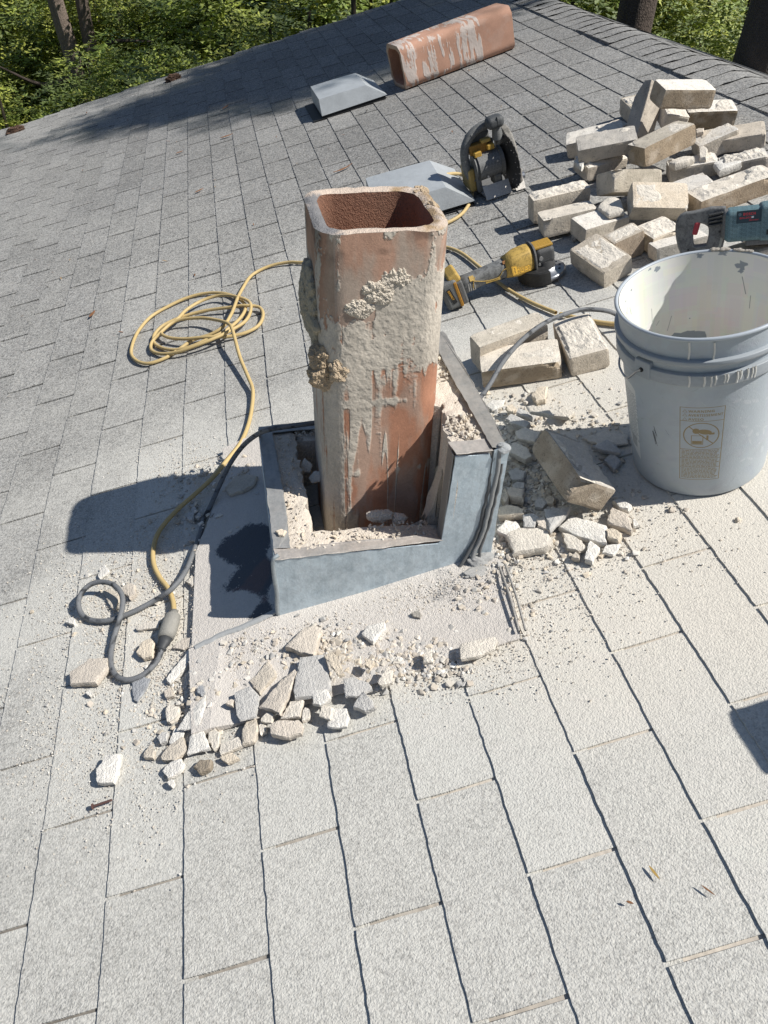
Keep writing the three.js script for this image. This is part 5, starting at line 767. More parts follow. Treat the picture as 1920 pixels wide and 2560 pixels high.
// rubble on top of the stub's walls
{
  const r = rng(55), g = new THREE.Group(); g.name = numbered('mortar_dust'); scene.add(g); tag(g, 'broken mortar bits lying on the sawn tops of the chimney walls', 'rubble', null, 'stuff');
  const im = new THREE.InstancedMesh(stoneGeo(77), crumbMat, 620); im.name = 'crumbs'; im.castShadow = im.receiveShadow = true; const q = new THREE.Quaternion(), e = new THREE.Euler(), m4 = new THREE.Matrix4(), cc = new THREE.Color();
  for (let i = 0; i < 620; i++) {
    const w = r(); let x, Y, y; if (w < 0.3) { x = 0.48 + 0.27 * r(); Y = 0.318 + 0.05 * r(); y = 0.284; } else if (w < 0.5) { x = 0.478 + 0.035 * r(); Y = 0.33 + 0.38 * r(); y = 0.284; } else if (w < 0.62) { x = 0.52 + 0.06 * r(); Y = 0.7 + 0.03 * r(); y = 0.283; } else if (w < 0.85) { x = 0.778 + 0.05 * r(); Y = 0.34 + 0.08 * r(); y = 0.489; } else { x = 0.79 + 0.04 * r(); Y = 0.55 + 0.16 * r(); y = 0.488; }
    const s = 0.003 + 0.011 * Math.pow(r(), 3); e.set(r() * 6, r() * 6, r() * 6); q.setFromEuler(e); m4.compose(V3(x, y + s * 0.2, -Y), q, V3(s, s * 0.8, s)); im.setMatrixAt(i, m4); const c = [C.pale, C.warm, C.cream, C.tan][Math.floor(r() * 4)]; im.setColorAt(i, cc.setRGB(...c));
  }
  g.add(im);
}
// dry leaf bits, needles and dark specks on the shingles
{
  const r = rng(91), n = 380, lg = clean(new THREE.PlaneGeometry(1, 0.28, 4, 1)); { const p = lg.attributes.position; for (let i = 0; i < p.count; i++) p.setZ(i, 0.12 * Math.sin(p.getX(i) * 3) + 0.1 * p.getY(i)); lg.rotateX(-Math.PI / 2); lg.computeVertexNormals(); }
  const im = new THREE.InstancedMesh(lg, std({ color: col(1, 1, 1), roughness: 0.9, side: THREE.DoubleSide }), n); im.name = numbered('leaf_litter'); im.castShadow = im.receiveShadow = true; const q = new THREE.Quaternion(), m4 = new THREE.Matrix4(), cc = new THREE.Color();
  for (let i = 0; i < n; i++) { const X = -0.9 + 3.3 * r(), Y = r() < 2 ? 1.5 + 4.4 * r() : -0.3 + 1.8 * r(), s = 0.007 + 0.017 * r() * r(); q.copy(QROOF).multiply(new THREE.Quaternion().setFromEuler(new THREE.Euler(0.3 * (r() - 0.5), r() * 6.3, 0.3 * (r() - 0.5)))); m4.compose(W(X, Y, 0.0075), q, V3(s, s, s)); im.setMatrixAt(i, m4); const c = r() < 0.6 ? [0.05, 0.045, 0.04] : r() < 0.6 ? [0.19, 0.085, 0.035] : [0.3, 0.2, 0.1]; im.setColorAt(i, cc.setRGB(...c)); }
  scene.add(im); tag(im, 'dry leaf bits and needles dotted over the upper shingles', 'leaf litter', null, 'stuff');
}
for (const [px, py, sx, sz, l] of [[435, 200, 0.06, 0.04, 'small clump of brown leaf debris on the rake edge near the twin-stemmed tree'], [40, 330, 0.07, 0.03, 'small strip of reddish leaf debris on the rake edge at far left']]) {
  const [X, Y] = onRoof(px, py), sd = px * 0.013, o = mk('debris_clump', tint(warp(new THREE.IcosahedronGeometry(1, 14), (v) => { const k = 0.55 + 0.8 * fbm3(v.x * 3 + sd, v.y * 3, v.z * 3, 3) + 0.2 * (hash3(Math.round(v.x * 50), Math.round(v.y * 50), Math.round(v.z * 50)) - 0.5); v.set(v.x * k * sx, v.y * k * 0.03, v.z * k * sz); }), 0.14, 0.085, 0.06), M.mortar);
  o.position.copy(W(X, Math.min(Y, RAKE), 0.008)); o.quaternion.copy(QROOF); tag(o, l, 'leaf debris');
}
const leafM = std({ color: col(0.27, 0.12, 0.05), roughness: 0.9, side: THREE.DoubleSide, map: rep(blotCol, 8) });
function dryLeaf(px, py, len, wid, turn, label, m = leafM) {
  const sh = new THREE.Shape(); sh.moveTo(-len / 2, 0); sh.quadraticCurveTo(-len * 0.1, wid, len / 2, 0); sh.quadraticCurveTo(-len * 0.1, -wid, -len / 2, 0);
  const g = new THREE.ExtrudeGeometry(sh, { depth: 0.0012, bevelEnabled: false, curveSegments: 8 }); g.rotateX(-Math.PI / 2); warp(g, (v) => { v.y += 0.25 * Math.abs(v.z) + 3 * v.x * v.x; });
  const o = mk('dry_leaf', boxUV(clean(g)), m); const [X, Y] = onRoof(px, py); o.position.copy(W(X, Y, 0.008)); o.quaternion.copy(QROOF).multiply(new THREE.Quaternion().setFromAxisAngle(V3(0, 1, 0), turn)); return tag(o, label, 'leaf');
}
dryLeaf(859, 428, 0.1, 0.011, 0.35, 'long brown curled leaf on the shingles left of the half-hidden vent');
dryLeaf(568, 345, 0.075, 0.016, 0.1, 'rust-brown leaf left of the far vent, nearer of two');
dryLeaf(565, 272, 0.07, 0.016, 0.9, 'rust-brown leaf farther up, nearer the tree shadow');
dryLeaf(234, 790, 0.05, 0.014, 1.2, 'brown leaf at the left on the grey shingles above the cord coil');
dryLeaf(500, 481, 0.05, 0.012, 0.5, 'brown leaf on the shingles up left of the flue rim');
dryLeaf(450, 385, 0.045, 0.012, 0.2, 'brown leaf in the middle of the grey left slope');
dryLeaf(1636, 2188, 0.022, 0.0035, -1.3, 'yellow seed husk on the pale foreground shingles', std({ color: col(0.4, 0.26, 0.07), roughness: 0.8, side: THREE.DoubleSide }));
dryLeaf(1770, 2232, 0.02, 0.002, -1.0, 'thin brown twig bit at the right foreground');
dryLeaf(1575, 2262, 0.01, 0.003, -0.6, 'small dark seed beside the foreground joint');
{ const [X, Y] = onRoof(262, 2014), n = roofThing('nail', 'rusty roofing nail lying on the shingles at lower left', 'nail', [X, Y, 0.009], 0.02); const rm = std({ color: col(0.13, 0.07, 0.06), roughness: 0.7, metalness: 0.3 }); mk('shank', cyl(0.0022, 0.0022, 0.034, 0, 0, 0, 'x', 10), rm, n); mk('head', cyl(0.0052, 0.0052, 0.0014, -0.0175, 0, 0, 'x', 16), rm, n); }
// ---------------------------------------------------------------- cords
const cordM = std({ color: col(0.62, 0.46, 0.21), roughness: 0.6, map: rep(blotCol, 30, 2) }), cableM = std({ vertexColors: true, roughness: 0.55, map: rep(blotCol, 40, 3), bumpMap: rep(gritBump, 60, 2), bumpScale: 0.0003 });
const zc = (x, y, h) => { const p = onRoof(100 + x * 0.3978, 600 + y * 0.3978, h); return V3(p[0], p[2], -p[1]); };
const pc = (x, y, h) => { const p = onRoof(x, y, h); return V3(p[0], p[2], -p[1]); };
function cord(name, label, cat, pts, r, m, segs) { const t = roofThing(name, label, cat, [0, 0, 0]); const g = new THREE.TubeGeometry(new THREE.CatmullRomCurve3(pts, false, 'centripetal'), segs, r, 9); t.userData.tubeRadius = undefined; delete t.userData.tubeRadius; return [t, g]; }
{
  const c = 0.0105, pts = [];
  pts.push(pc(1390, 782, c), pc(1330, 757, c), pc(1268, 722, c), pc(1205, 672, c), pc(1130, 622, c), pc(1030, 610, c), pc(900, 625, c), pc(820, 645, c));
  for (const [x, y, h] of [[1659, 140, c], [1560, 140, c], [1440, 165, c], [1340, 215, c], [1270, 310, 0.02], [1240, 370, 0.03], [1200, 470, 0.032], [1150, 545, 0.028], [1080, 590, 0.02], [960, 630, 0.014], [870, 690, c], [790, 740, c], [690, 775, c], [620, 765, c], [575, 720, c], [580, 660, c], [620, 570, c], [700, 480, c], [800, 420, c], [920, 365, c], [1040, 335, c], [1150, 335, c], [1240, 365, 0.012], [1290, 410, 0.014], [1280, 460, 0.016], [1230, 520, 0.018], [1150, 580, 0.02], [1050, 625, 0.02], [950, 670, 0.016], [850, 690, 0.013], [760, 675, c], [715, 640, c], [722, 590, 0.013], [770, 540, 0.017], [850, 500, 0.018], [950, 465, 0.018], [1050, 442, 0.018], [1180, 425, 0.02], [1290, 412, 0.024], [1375, 422, 0.014], [1402, 470, c], [1370, 540, c], [1300, 580, 0.012], [1200, 605, 0.016], [1050, 610, 0.026], [900, 622, 0.024], [800, 610, 0.022], [762, 580, 0.022], [800, 545, 0.022], [860, 500, 0.026], [920, 440, 0.026], [1020, 380, 0.022], [1120, 350, 0.022], [1230, 355, 0.028], [1315, 390, 0.024], [1325, 440, 0.02], [1290, 510, 0.022], [1215, 560, 0.026], [1080, 625, 0.03], [950, 675, 0.026], [860, 705, 0.02], [760, 715, 0.014], [700, 690, c], [705, 640, 0.014], [760, 580, 0.024], [850, 510, 0.03], [1000, 490, 0.03], [1120, 505, 0.034], [1190, 530, 0.046], [1208, 560, 0.05], [1225, 620, 0.045], [1258, 740, 0.03], [1308, 860, 0.02], [1336, 935, 0.014], [1336, 1010, c], [1312, 1150, c], [1260, 1275, 0.013], [1170, 1390, 0.021], [1080, 1500, 0.024], [960, 1610, 0.022], [860, 1700, 0.018]]) pts.push(zc(x, y, h));
  const z8 = (x, y, h) => pc(x * 0.4581, 1300 + y * 0.4581, h);
  pts.push(z8(870, 60, 0.014), z8(838, 150, 0.012), z8(838, 235, c), z8(870, 310, c), z8(918, 375, c), z8(943, 440, 0.012), z8(950, 500, 0.016));
  const [t, g] = cord('extension_cord', 'yellow extension cord coiled on the shingles left of the flue, running to a clear connector', 'extension cord', pts, 0.0056, cordM, 1100); mk('cord', g, cordM, t);
  // clear connector and black plug
  const a = z8(953, 495, 0.018), b = z8(905, 645, 0.018), d = z8(875, 715, 0.014), dir = b.clone().sub(a), len = dir.length();
  const lay = (geo, from, to) => { const q = new THREE.Quaternion().setFromUnitVectors(V3(1, 0, 0), to.clone().sub(from).normalize()); geo.applyQuaternion(q); geo.translate(from.x, from.y, from.z); return geo; };
  const conn = clean(new THREE.LatheGeometry([[0.0001, 0], [0.0075, 0.0], [0.009, 0.006], [0.0165, 0.014], [0.0178, 0.03], [0.0182, len * 0.8], [0.0165, len], [0.0001, len]].map(([p, q]) => new THREE.Vector2(p, q)), 24)); conn.rotateZ(-Math.PI / 2); conn.scale(1, 0.86, 1);
  mk('connector', lay(conn, a, b), std({ color: col(0.36, 0.345, 0.31), roughness: 0.5, map: rep(blotCol, 5), bumpMap: rep(gritBump, 2), bumpScale: 0.0004 }), t);
  const l2 = b.distanceTo(d), plug = clean(new THREE.LatheGeometry([[0.0001, -0.002], [0.0135, -0.002], [0.0125, l2 * 0.4], [0.0085, l2 * 0.75], [0.011, l2 * 0.78], [0.011, l2 * 0.9], [0.007, l2 * 0.92], [0.0062, l2 * 1.15], [0.0001, l2 * 1.16]].map(([p, q]) => new THREE.Vector2(p, q)), 18)); plug.rotateZ(-Math.PI / 2); plug.scale(1, 0.8, 1);
  const power = roofThing('power_cable', 'black power cable dulled with dust, looping from the plug and over the chimney lip', 'cable', [0, 0, 0]);
  mk('plug', lay(plug, b, d), std({ color: col(0.05, 0.053, 0.058), roughness: 0.6, map: rep(blotCol, 6) }), power);
  const q = [z8(880, 710, 0.014), z8(870, 745, c), z8(840, 790, c), z8(790, 840, c), z8(730, 868, c), z8(680, 872, c), z8(635, 850, c), z8(608, 800, c), z8(605, 730, c), z8(622, 640, 0.012), z8(650, 550, 0.02), z8(668, 470, 0.026), z8(668, 420, 0.03), z8(645, 375, 0.034), z8(600, 345, 0.036), z8(545, 338, 0.036), z8(490, 355, 0.034), z8(445, 400, 0.03), z8(428, 450, 0.024), z8(440, 505, 0.014), z8(480, 540, c), z8(545, 552, c), z8(610, 545, c), z8(680, 520, c), z8(760, 485, c), z8(850, 435, 0.012), z8(920, 390, 0.026), z8(975, 335, 0.026), z8(1020, 265, 0.018), z8(1060, 165, 0.014), z8(1100, 50, 0.012), z8(1110, 0, 0.012), pc(525, 1268, 0.02), pc(548, 1215, 0.04), pc(575, 1160, 0.08), pc(605, 1118, 0.12), pc(640, 1088, 0.165), pc(672, 1074, 0.19), pc(720, 1066, 0.184), pc(765, 1060, 0.175)];
  // behind the liner, down off the stub and out to the right over the bricks
  const wl = (x, y, Y) => { const X = x * CT + y * ST, Z = -x * ST + y * CT; return V3(X, Z, -Y); };
  q.push(wl(0.62, 0.3, 0.735), wl(0.72, 0.33, 0.76), wl(0.82, 0.36, 0.78)); q.push(pc(1130, 1060, 0.03), pc(1210, 982, 0.062), pc(1258, 905, 0.09), pc(1300, 855, 0.105), pc(1345, 818, 0.11), pc(1400, 790, 0.1), pc(1460, 774, 0.085), pc(1520, 778, 0.07), pc(1570, 800, 0.03), pc(1640, 820, 0.012));
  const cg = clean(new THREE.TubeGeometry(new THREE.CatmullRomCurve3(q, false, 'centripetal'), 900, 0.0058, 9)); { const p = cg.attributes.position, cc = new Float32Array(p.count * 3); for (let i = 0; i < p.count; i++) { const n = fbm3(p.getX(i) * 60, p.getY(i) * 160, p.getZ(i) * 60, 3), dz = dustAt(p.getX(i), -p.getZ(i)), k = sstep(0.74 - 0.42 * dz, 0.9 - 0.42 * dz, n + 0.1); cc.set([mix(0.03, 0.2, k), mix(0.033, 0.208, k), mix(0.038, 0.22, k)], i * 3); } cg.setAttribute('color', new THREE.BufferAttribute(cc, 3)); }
  mk('cable', cg, cableM, power);
  const c2 = [pc(1152, 436, 0.03), pc(1166, 446, 0.03), pc(1178, 464, 0.02), pc(1180, 490, c), pc(1168, 518, c), pc(1148, 540, c), pc(1120, 556, c), pc(1080, 572, c), pc(1020, 580, c)], c3 = [pc(1480, 803, c), pc(1512, 808, c), pc(1560, 812, c), pc(1640, 818, c)];
  { const [t2, g2] = cord('extension_cord', 'short loop of yellow cord curling past the vent beside the circular saw', 'extension cord', [pc(1100, 440, 0.06), pc(1132, 434, 0.045), ...c2], 0.0062, cordM, 90); mk('cord', g2, cordM, t2); }
  { const [t3, g3] = cord('extension_cord', 'stub of yellow cord showing between the loose brick and the bucket', 'extension cord', [pc(1400, 785, c), pc(1440, 795, c), ...c3], 0.0062, cordM, 50); mk('cord', g3, cordM, t3); }
}
// ---------------------------------------------------------------- circular saw (x up the slope, y off the roof, z to the camera)
const DK = [0.17, 0.173, 0.172], DG = [0.16, 0.165, 0.165], YE = [0.58, 0.385, 0.1], DUSTY = [0.3, 0.29, 0.27];
{
  const s = roofThing('circular_saw', 'dusty black and yellow circular saw standing on its shoe between vent and brick pile', 'circular saw', [1.394, 1.968, 0.006], 0.03);
  const P = M.darkPlastic, arc = (cx, cy, cz, r0, r1, a0, a1, d, x0) => { const sh = new THREE.Shape(); const n = 30; for (let i = 0; i <= n; i++) { const a = mix(a0, a1, i / n); sh[i ? 'lineTo' : 'moveTo'](r1 * Math.cos(a), r1 * Math.sin(a)); } for (let i = n; i >= 0; i--) { const a = mix(a0, a1, i / n); sh.lineTo(r0 * Math.cos(a), r0 * Math.sin(a)); } const g = new THREE.ExtrudeGeometry(sh, { depth: d, bevelEnabled: true, bevelSize: 0.002, bevelThickness: 0.002, bevelSegments: 2 }); g.rotateY(Math.PI / 2); g.translate(x0, cy, cz); return g; };
  mk('shoe', [tint(box(0.14, 0.003, 0.235, 0.068, 0.003, -0.135), ...DUSTY), tint(box(0.096, 0.05, 0.003, 0.044, 0.02, 0.004, -0.62), 0.6, 0.57, 0.53), tint(box(0.036, 0.05, 0.003, 0.126, 0.02, 0.004, -0.62), 0.6, 0.57, 0.53), tint(box(0.003, 0.012, 0.22, 0.138, 0.008, -0.13), ...DUSTY)], M.dustyMetal, s);
  // blade with a ring of holes
  const bs = new THREE.Shape(); const NT = 24; for (let i = 0; i < NT * 4; i++) { const a = i / (NT * 4) * 6.2832, r = 0.0905 + (i % 4 === 0 ? 0.003 : i % 4 === 3 ? -0.002 : 0); bs[i ? 'lineTo' : 'moveTo'](r * Math.cos(a), r * Math.sin(a)); }
  const hr = rng(8); for (let k = 0; k < 26; k++) { const a = k * 0.2417 + 0.05 * hr(), r = 0.07 + 0.012 * ((k % 3) - 1), h = new THREE.Path(); h.absellipse(r * Math.cos(a), r * Math.sin(a), 0.0034, 0.0026, 0, 6.2832, true); bs.holes.push(h); }
  const bg = new THREE.ExtrudeGeometry(bs, { depth: 0.002, bevelEnabled: false, curveSegments: 6 }); bg.rotateY(Math.PI / 2); bg.rotateY(0.1); bg.translate(0.1, 0.098, -0.005); mk('blade', tint(bg, 0.05, 0.05, 0.052), M.dustyMetal, s);
  mk('blade_guard', [tint(arc(0, 0.1, -0.075, 0.086, 0.098, -0.3, Math.PI + 0.3, 0.016, 0.108), 0.24, 0.225, 0.2), tint(arc(0, 0.1, -0.075, 0.05, 0.096, -0.25, Math.PI + 0.3, 0.004, 0.124), 0.32, 0.3, 0.27), tint(rbox(0.02, 0.05, 0.035, 0.006, 0.13, 0.045, -0.005), 0.3, 0.28, 0.26)], P, s);
  mk('motor_housing', [tint(cyl(0.044, 0.047, 0.085, 0.038, 0.098, -0.05, 'x', 36), 0.2, 0.2, 0.2), tint(cyl(0.05, 0.05, 0.012, 0.082, 0.098, -0.05, 'x', 36), 0.2, 0.195, 0.185), tint(cyl(0.038, 0.044, 0.012, -0.009, 0.098, -0.05, 'x', 30), ...DK), tint(rbox(0.03, 0.04, 0.06, 0.008, 0.06, 0.045, -0.045), 0.22, 0.21, 0.19)], P, s);
  mk('handle', [tint(tube([[0.085, 0.222, -0.07], [0.05, 0.222, -0.068], [0.005, 0.21, -0.066], [-0.03, 0.175, -0.062], [-0.04, 0.13, -0.06], [-0.034, 0.085, -0.058], [-0.02, 0.055, -0.055]], 0.0155, 50, 14), ...DK), ...[[0.06, 0.222], [0.0, 0.207], [-0.04, 0.135]].map(([x, y]) => tint(rbox(0.017, 0.006, 0.004, 0.0015, x, y, -0.051, 0, 0, x < -0.02 ? 1.5 : -0.2), 0.2, 0.2, 0.195))], P, s);
  mk('housing', [tint(rbox(0.085, 0.05, 0.03, 0.01, 0.025, 0.178, -0.095), ...DK), tint(rbox(0.032, 0.035, 0.03, 0.006, 0.055, 0.16, -0.07), 0.14, 0.14, 0.14)], P, s);
  mk('trigger_block', [tint(rbox(0.07, 0.034, 0.03, 0.004, 0.014, 0.158, -0.062), 0.36, 0.19, 0.03), tint(rbox(0.026, 0.018, 0.026, 0.003, 0.052, 0.158, -0.042), 0.6, 0.36, 0.06), tint(rbox(0.026, 0.018, 0.026, 0.003, 0.002, 0.146, -0.04), 0.6, 0.36, 0.06), tint(rbox(0.034, 0.012, 0.024, 0.003, 0.04, 0.18, -0.05), ...YE)], P, s);
  mk('front_knob', [tint(rbox(0.062, 0.04, 0.052, 0.017, 0.075, 0.235, -0.03, 0, 0, 0, 4), 0.085, 0.09, 0.095), tint(cyl(0.014, 0.02, 0.05, 0.082, 0.2, -0.038, 'y', 18), ...DK), tint(box(0.0012, 0.032, 0.05, 0.079, 0.237, -0.0285), 0.03, 0.03, 0.03)], P, s);
  mk('battery', [tint(rbox(0.026, 0.08, 0.1, 0.008, -0.028, 0.06, -0.09), 0.48, 0.33, 0.1), tint(rbox(0.018, 0.09, 0.11, 0.006, -0.008, 0.06, -0.082), ...DK)], P, s);
  mk('screw', [...[[0.02, 0.072, -0.004], [0.06, 0.115, -0.003]].map(([x, y, z]) => cyl(0.0035, 0.0035, 0.004, x, y, z, 'z', 10)), cyl(0.012, 0.012, 0.01, 0.15, 0.03, -0.02, 'x', 14)], M.steel, s);
}
// ---------------------------------------------------------------- angle grinder
{
  const s = roofThing('angle_grinder', 'yellow and black cordless angle grinder lying on the shingles beside the flue', 'angle grinder', [1.09, 1.306, 0.008], 0.0); const P = M.darkPlastic;
  const loft = (secs, n = 26) => { const pos = [], idx = []; secs.forEach(([x, y, ry, rz, z = 0]) => { for (let i = 0; i <= n; i++) { const a = i / n * 6.2832, q = (t) => Math.sign(t) * Math.pow(Math.abs(t), 0.72); pos.push(x, y + ry * q(Math.sin(a)), z + rz * q(Math.cos(a))); } }); for (let k = 0; k < secs.length - 1; k++) for (let i = 0; i < n; i++) { const a = k * (n + 1) + i, b = a + n + 1; idx.push(a, a + 1, b + 1, a, b + 1, b); } const g = new THREE.BufferGeometry(); g.setAttribute('position', new THREE.Float32BufferAttribute(pos, 3)); g.setIndex(idx); g.computeVertexNormals(); return boxUV(clean(g)); };
  mk('handle_body', tint(loft([[0.03, 0.045, 0.001, 0.001], [0.03, 0.046, 0.026, 0.025], [0.06, 0.05, 0.024, 0.024], [0.1, 0.055, 0.023, 0.024], [0.15, 0.058, 0.025, 0.026], [0.178, 0.06, 0.027, 0.028], [0.178, 0.06, 0.001, 0.001]]), 0.2, 0.202, 0.2), P, s);
  mk('motor_housing', tint(loft([[0.165, 0.06, 0.001, 0.001], [0.165, 0.06, 0.0285, 0.0295], [0.185, 0.062, 0.033, 0.034], [0.2, 0.064, 0.037, 0.037], [0.235, 0.066, 0.038, 0.038], [0.248, 0.066, 0.036, 0.036], [0.248, 0.066, 0.001, 0.001]]), ...YE), P, s);
  mk('collar', [tint(loft([[0.245, 0.066, 0.001, 0.001], [0.245, 0.066, 0.04, 0.04], [0.254, 0.066, 0.04, 0.04], [0.254, 0.066, 0.001, 0.001]]), 0.09, 0.09, 0.092)], P, s);
  mk('gear_head', [tint(rbox(0.058, 0.05, 0.056, 0.014, 0.284, 0.066, 0, 0, 0, 0, 4), 0.085, 0.087, 0.09), tint(cyl(0.03, 0.034, 0.028, 0.284, 0.036, 0, 'y', 24), 0.07, 0.07, 0.072), tint(cyl(0.006, 0.006, 0.006, 0.268, 0.066, 0.029, 'z', 12), 0.3, 0.3, 0.3), tint(cyl(0.004, 0.004, 0.006, 0.262, 0.05, 0.029, 'z', 12), 0.25, 0.25, 0.25)], P, s);
  mk('top_plate', tint(rbox(0.055, 0.008, 0.046, 0.003, 0.282, 0.094, -0.002), 0.52, 0.3, 0.045), P, s);
  const gsh = new THREE.Shape(); gsh.absarc(0, 0, 0.066, Math.PI * 0.5, Math.PI * 1.53, false); gsh.absarc(0, 0, 0.062, Math.PI * 1.53, Math.PI * 0.5, true); const gg = new THREE.ExtrudeGeometry(gsh, { depth: 0.034, bevelEnabled: true, bevelSize: 0.0015, bevelThickness: 0.0015, bevelSegments: 2, curveSegments: 40 }); gg.rotateX(-Math.PI / 2); gg.translate(0.272, 0.002, 0);
  const gt = new THREE.Shape(); gt.absarc(0, 0, 0.065, Math.PI * 0.5, Math.PI * 1.53, false); gt.lineTo(0, 0); const gtg = new THREE.ExtrudeGeometry(gt, { depth: 0.003, bevelEnabled: false, curveSegments: 40 }); gtg.rotateX(-Math.PI / 2); gtg.translate(0.272, 0.036, 0);
  mk('wheel_guard', [tint(gg, 0.03, 0.03, 0.03), tint(gtg, 0.035, 0.035, 0.036)], P, s);
  const cup = clean(new THREE.LatheGeometry([[0.012, 0.036], [0.024, 0.036], [0.03, 0.032], [0.036, 0.02], [0.054, 0.014], [0.0605, 0.012], [0.061, 0.002], [0.05, 0.0]].map(([a, b]) => new THREE.Vector2(a, b)), 56)); cup.translate(0.284, 0.001, 0.0);
  mk('cup_wheel', cup, M.steel, s);
  mk('wheel_hole', [0.1, 0.65, 5.9, 5.3].map((a) => cyl(0.0042, 0.0042, 0.0012, 0.284 + 0.0445 * Math.cos(a), 0.0185, -0.0445 * Math.sin(a) * -1, 'y', 12)), M.black, s);
  mk('battery', [tint(rbox(0.05, 0.09, 0.085, 0.012, -0.005, 0.045, 0.0, 0, 0, 0.15), ...DK), tint(rbox(0.035, 0.03, 0.07, 0.008, 0.01, 0.088, 0, 0, 0, 0.4), ...YE), tint(rbox(0.02, 0.075, 0.075, 0.006, 0.026, 0.042, 0.0, 0, 0, 0.15), 0.14, 0.14, 0.14), tint(rbox(0.01, 0.08, 0.088, 0.003, 0.013, 0.044, 0, 0, 0, 0.15), 0.42, 0.2, 0.02)], P, s);
  mk('trim_line', [tint(tube([[0.065, 0.062, 0.026], [0.1, 0.05, 0.0255], [0.14, 0.05, 0.027], [0.155, 0.066, 0.0275], [0.178, 0.07, 0.0285]], 0.0012, 40, 6), ...YE), tint(tube([[0.072, 0.07, 0.02], [0.066, 0.06, 0.0255], [0.062, 0.045, 0.0255], [0.064, 0.032, 0.02]], 0.0012, 30, 6), ...YE), tint(rbox(0.044, 0.006, 0.002, 0.001, 0.122, 0.044, 0.0252), ...YE), tint(rbox(0.014, 0.016, 0.003, 0.001, 0.062, 0.068, 0.0195, -0.7), ...YE), tint(rbox(0.014, 0.01, 0.002, 0.001, 0.165, 0.084, 0.018, -0.8), 0.3, 0.12, 0.02)], P, s);
  mk('vent_slot', [0, 1, 2, 3].map((i) => tint(rbox(0.0032, 0.022, 0.003, 0.001, 0.049 + i * 0.006, 0.044, 0.0238), 0.4, 0.39, 0.37)), P, s);
  // yellow rating plate with small print
  const [cv, g] = canvas(256, 128); g.fillStyle = '#d9a93c'; g.fillRect(0, 0, 256, 128); g.strokeStyle = '#5b4a22'; g.lineWidth = 5; g.strokeRect(8, 8, 240, 112); g.fillStyle = '#3c3322'; const r = rng(4); for (let y = 22; y < 108; y += 14) { let x = 70; while (x < 232) { const w = 6 + r() * 22; if (r() < 0.85) g.fillRect(x, y, w, 7); x += w + 6; } } for (let i = 0; i < 4; i++) { g.beginPath(); g.moveTo(22, 30 + i * 20); g.lineTo(52, 30 + i * 20); g.lineTo(37, 44 + i * 20); g.fill(); }
  const pl = new THREE.PlaneGeometry(0.054, 0.026); pl.rotateX(-0.35); pl.translate(0.205, 0.06, 0.0385); mk('rating_plate', pl, std({ map: canvasTex(cv), roughness: 0.6 }), s);
  const [c2, g2] = canvas(256, 64); g2.fillStyle = '#191a1b'; g2.fillRect(0, 0, 256, 64); g2.fillStyle = '#d8a02c'; g2.font = 'bold 44px sans-serif'; g2.textBaseline = 'middle'; g2.fillText('DEWALT', 18, 34, 220);
  const p2 = new THREE.PlaneGeometry(0.05, 0.0125); p2.rotateZ(-1.25); p2.translate(-0.008, 0.045, 0.0437); mk('battery_print', p2, std({ map: canvasTex(c2), roughness: 0.6 }), s);
}
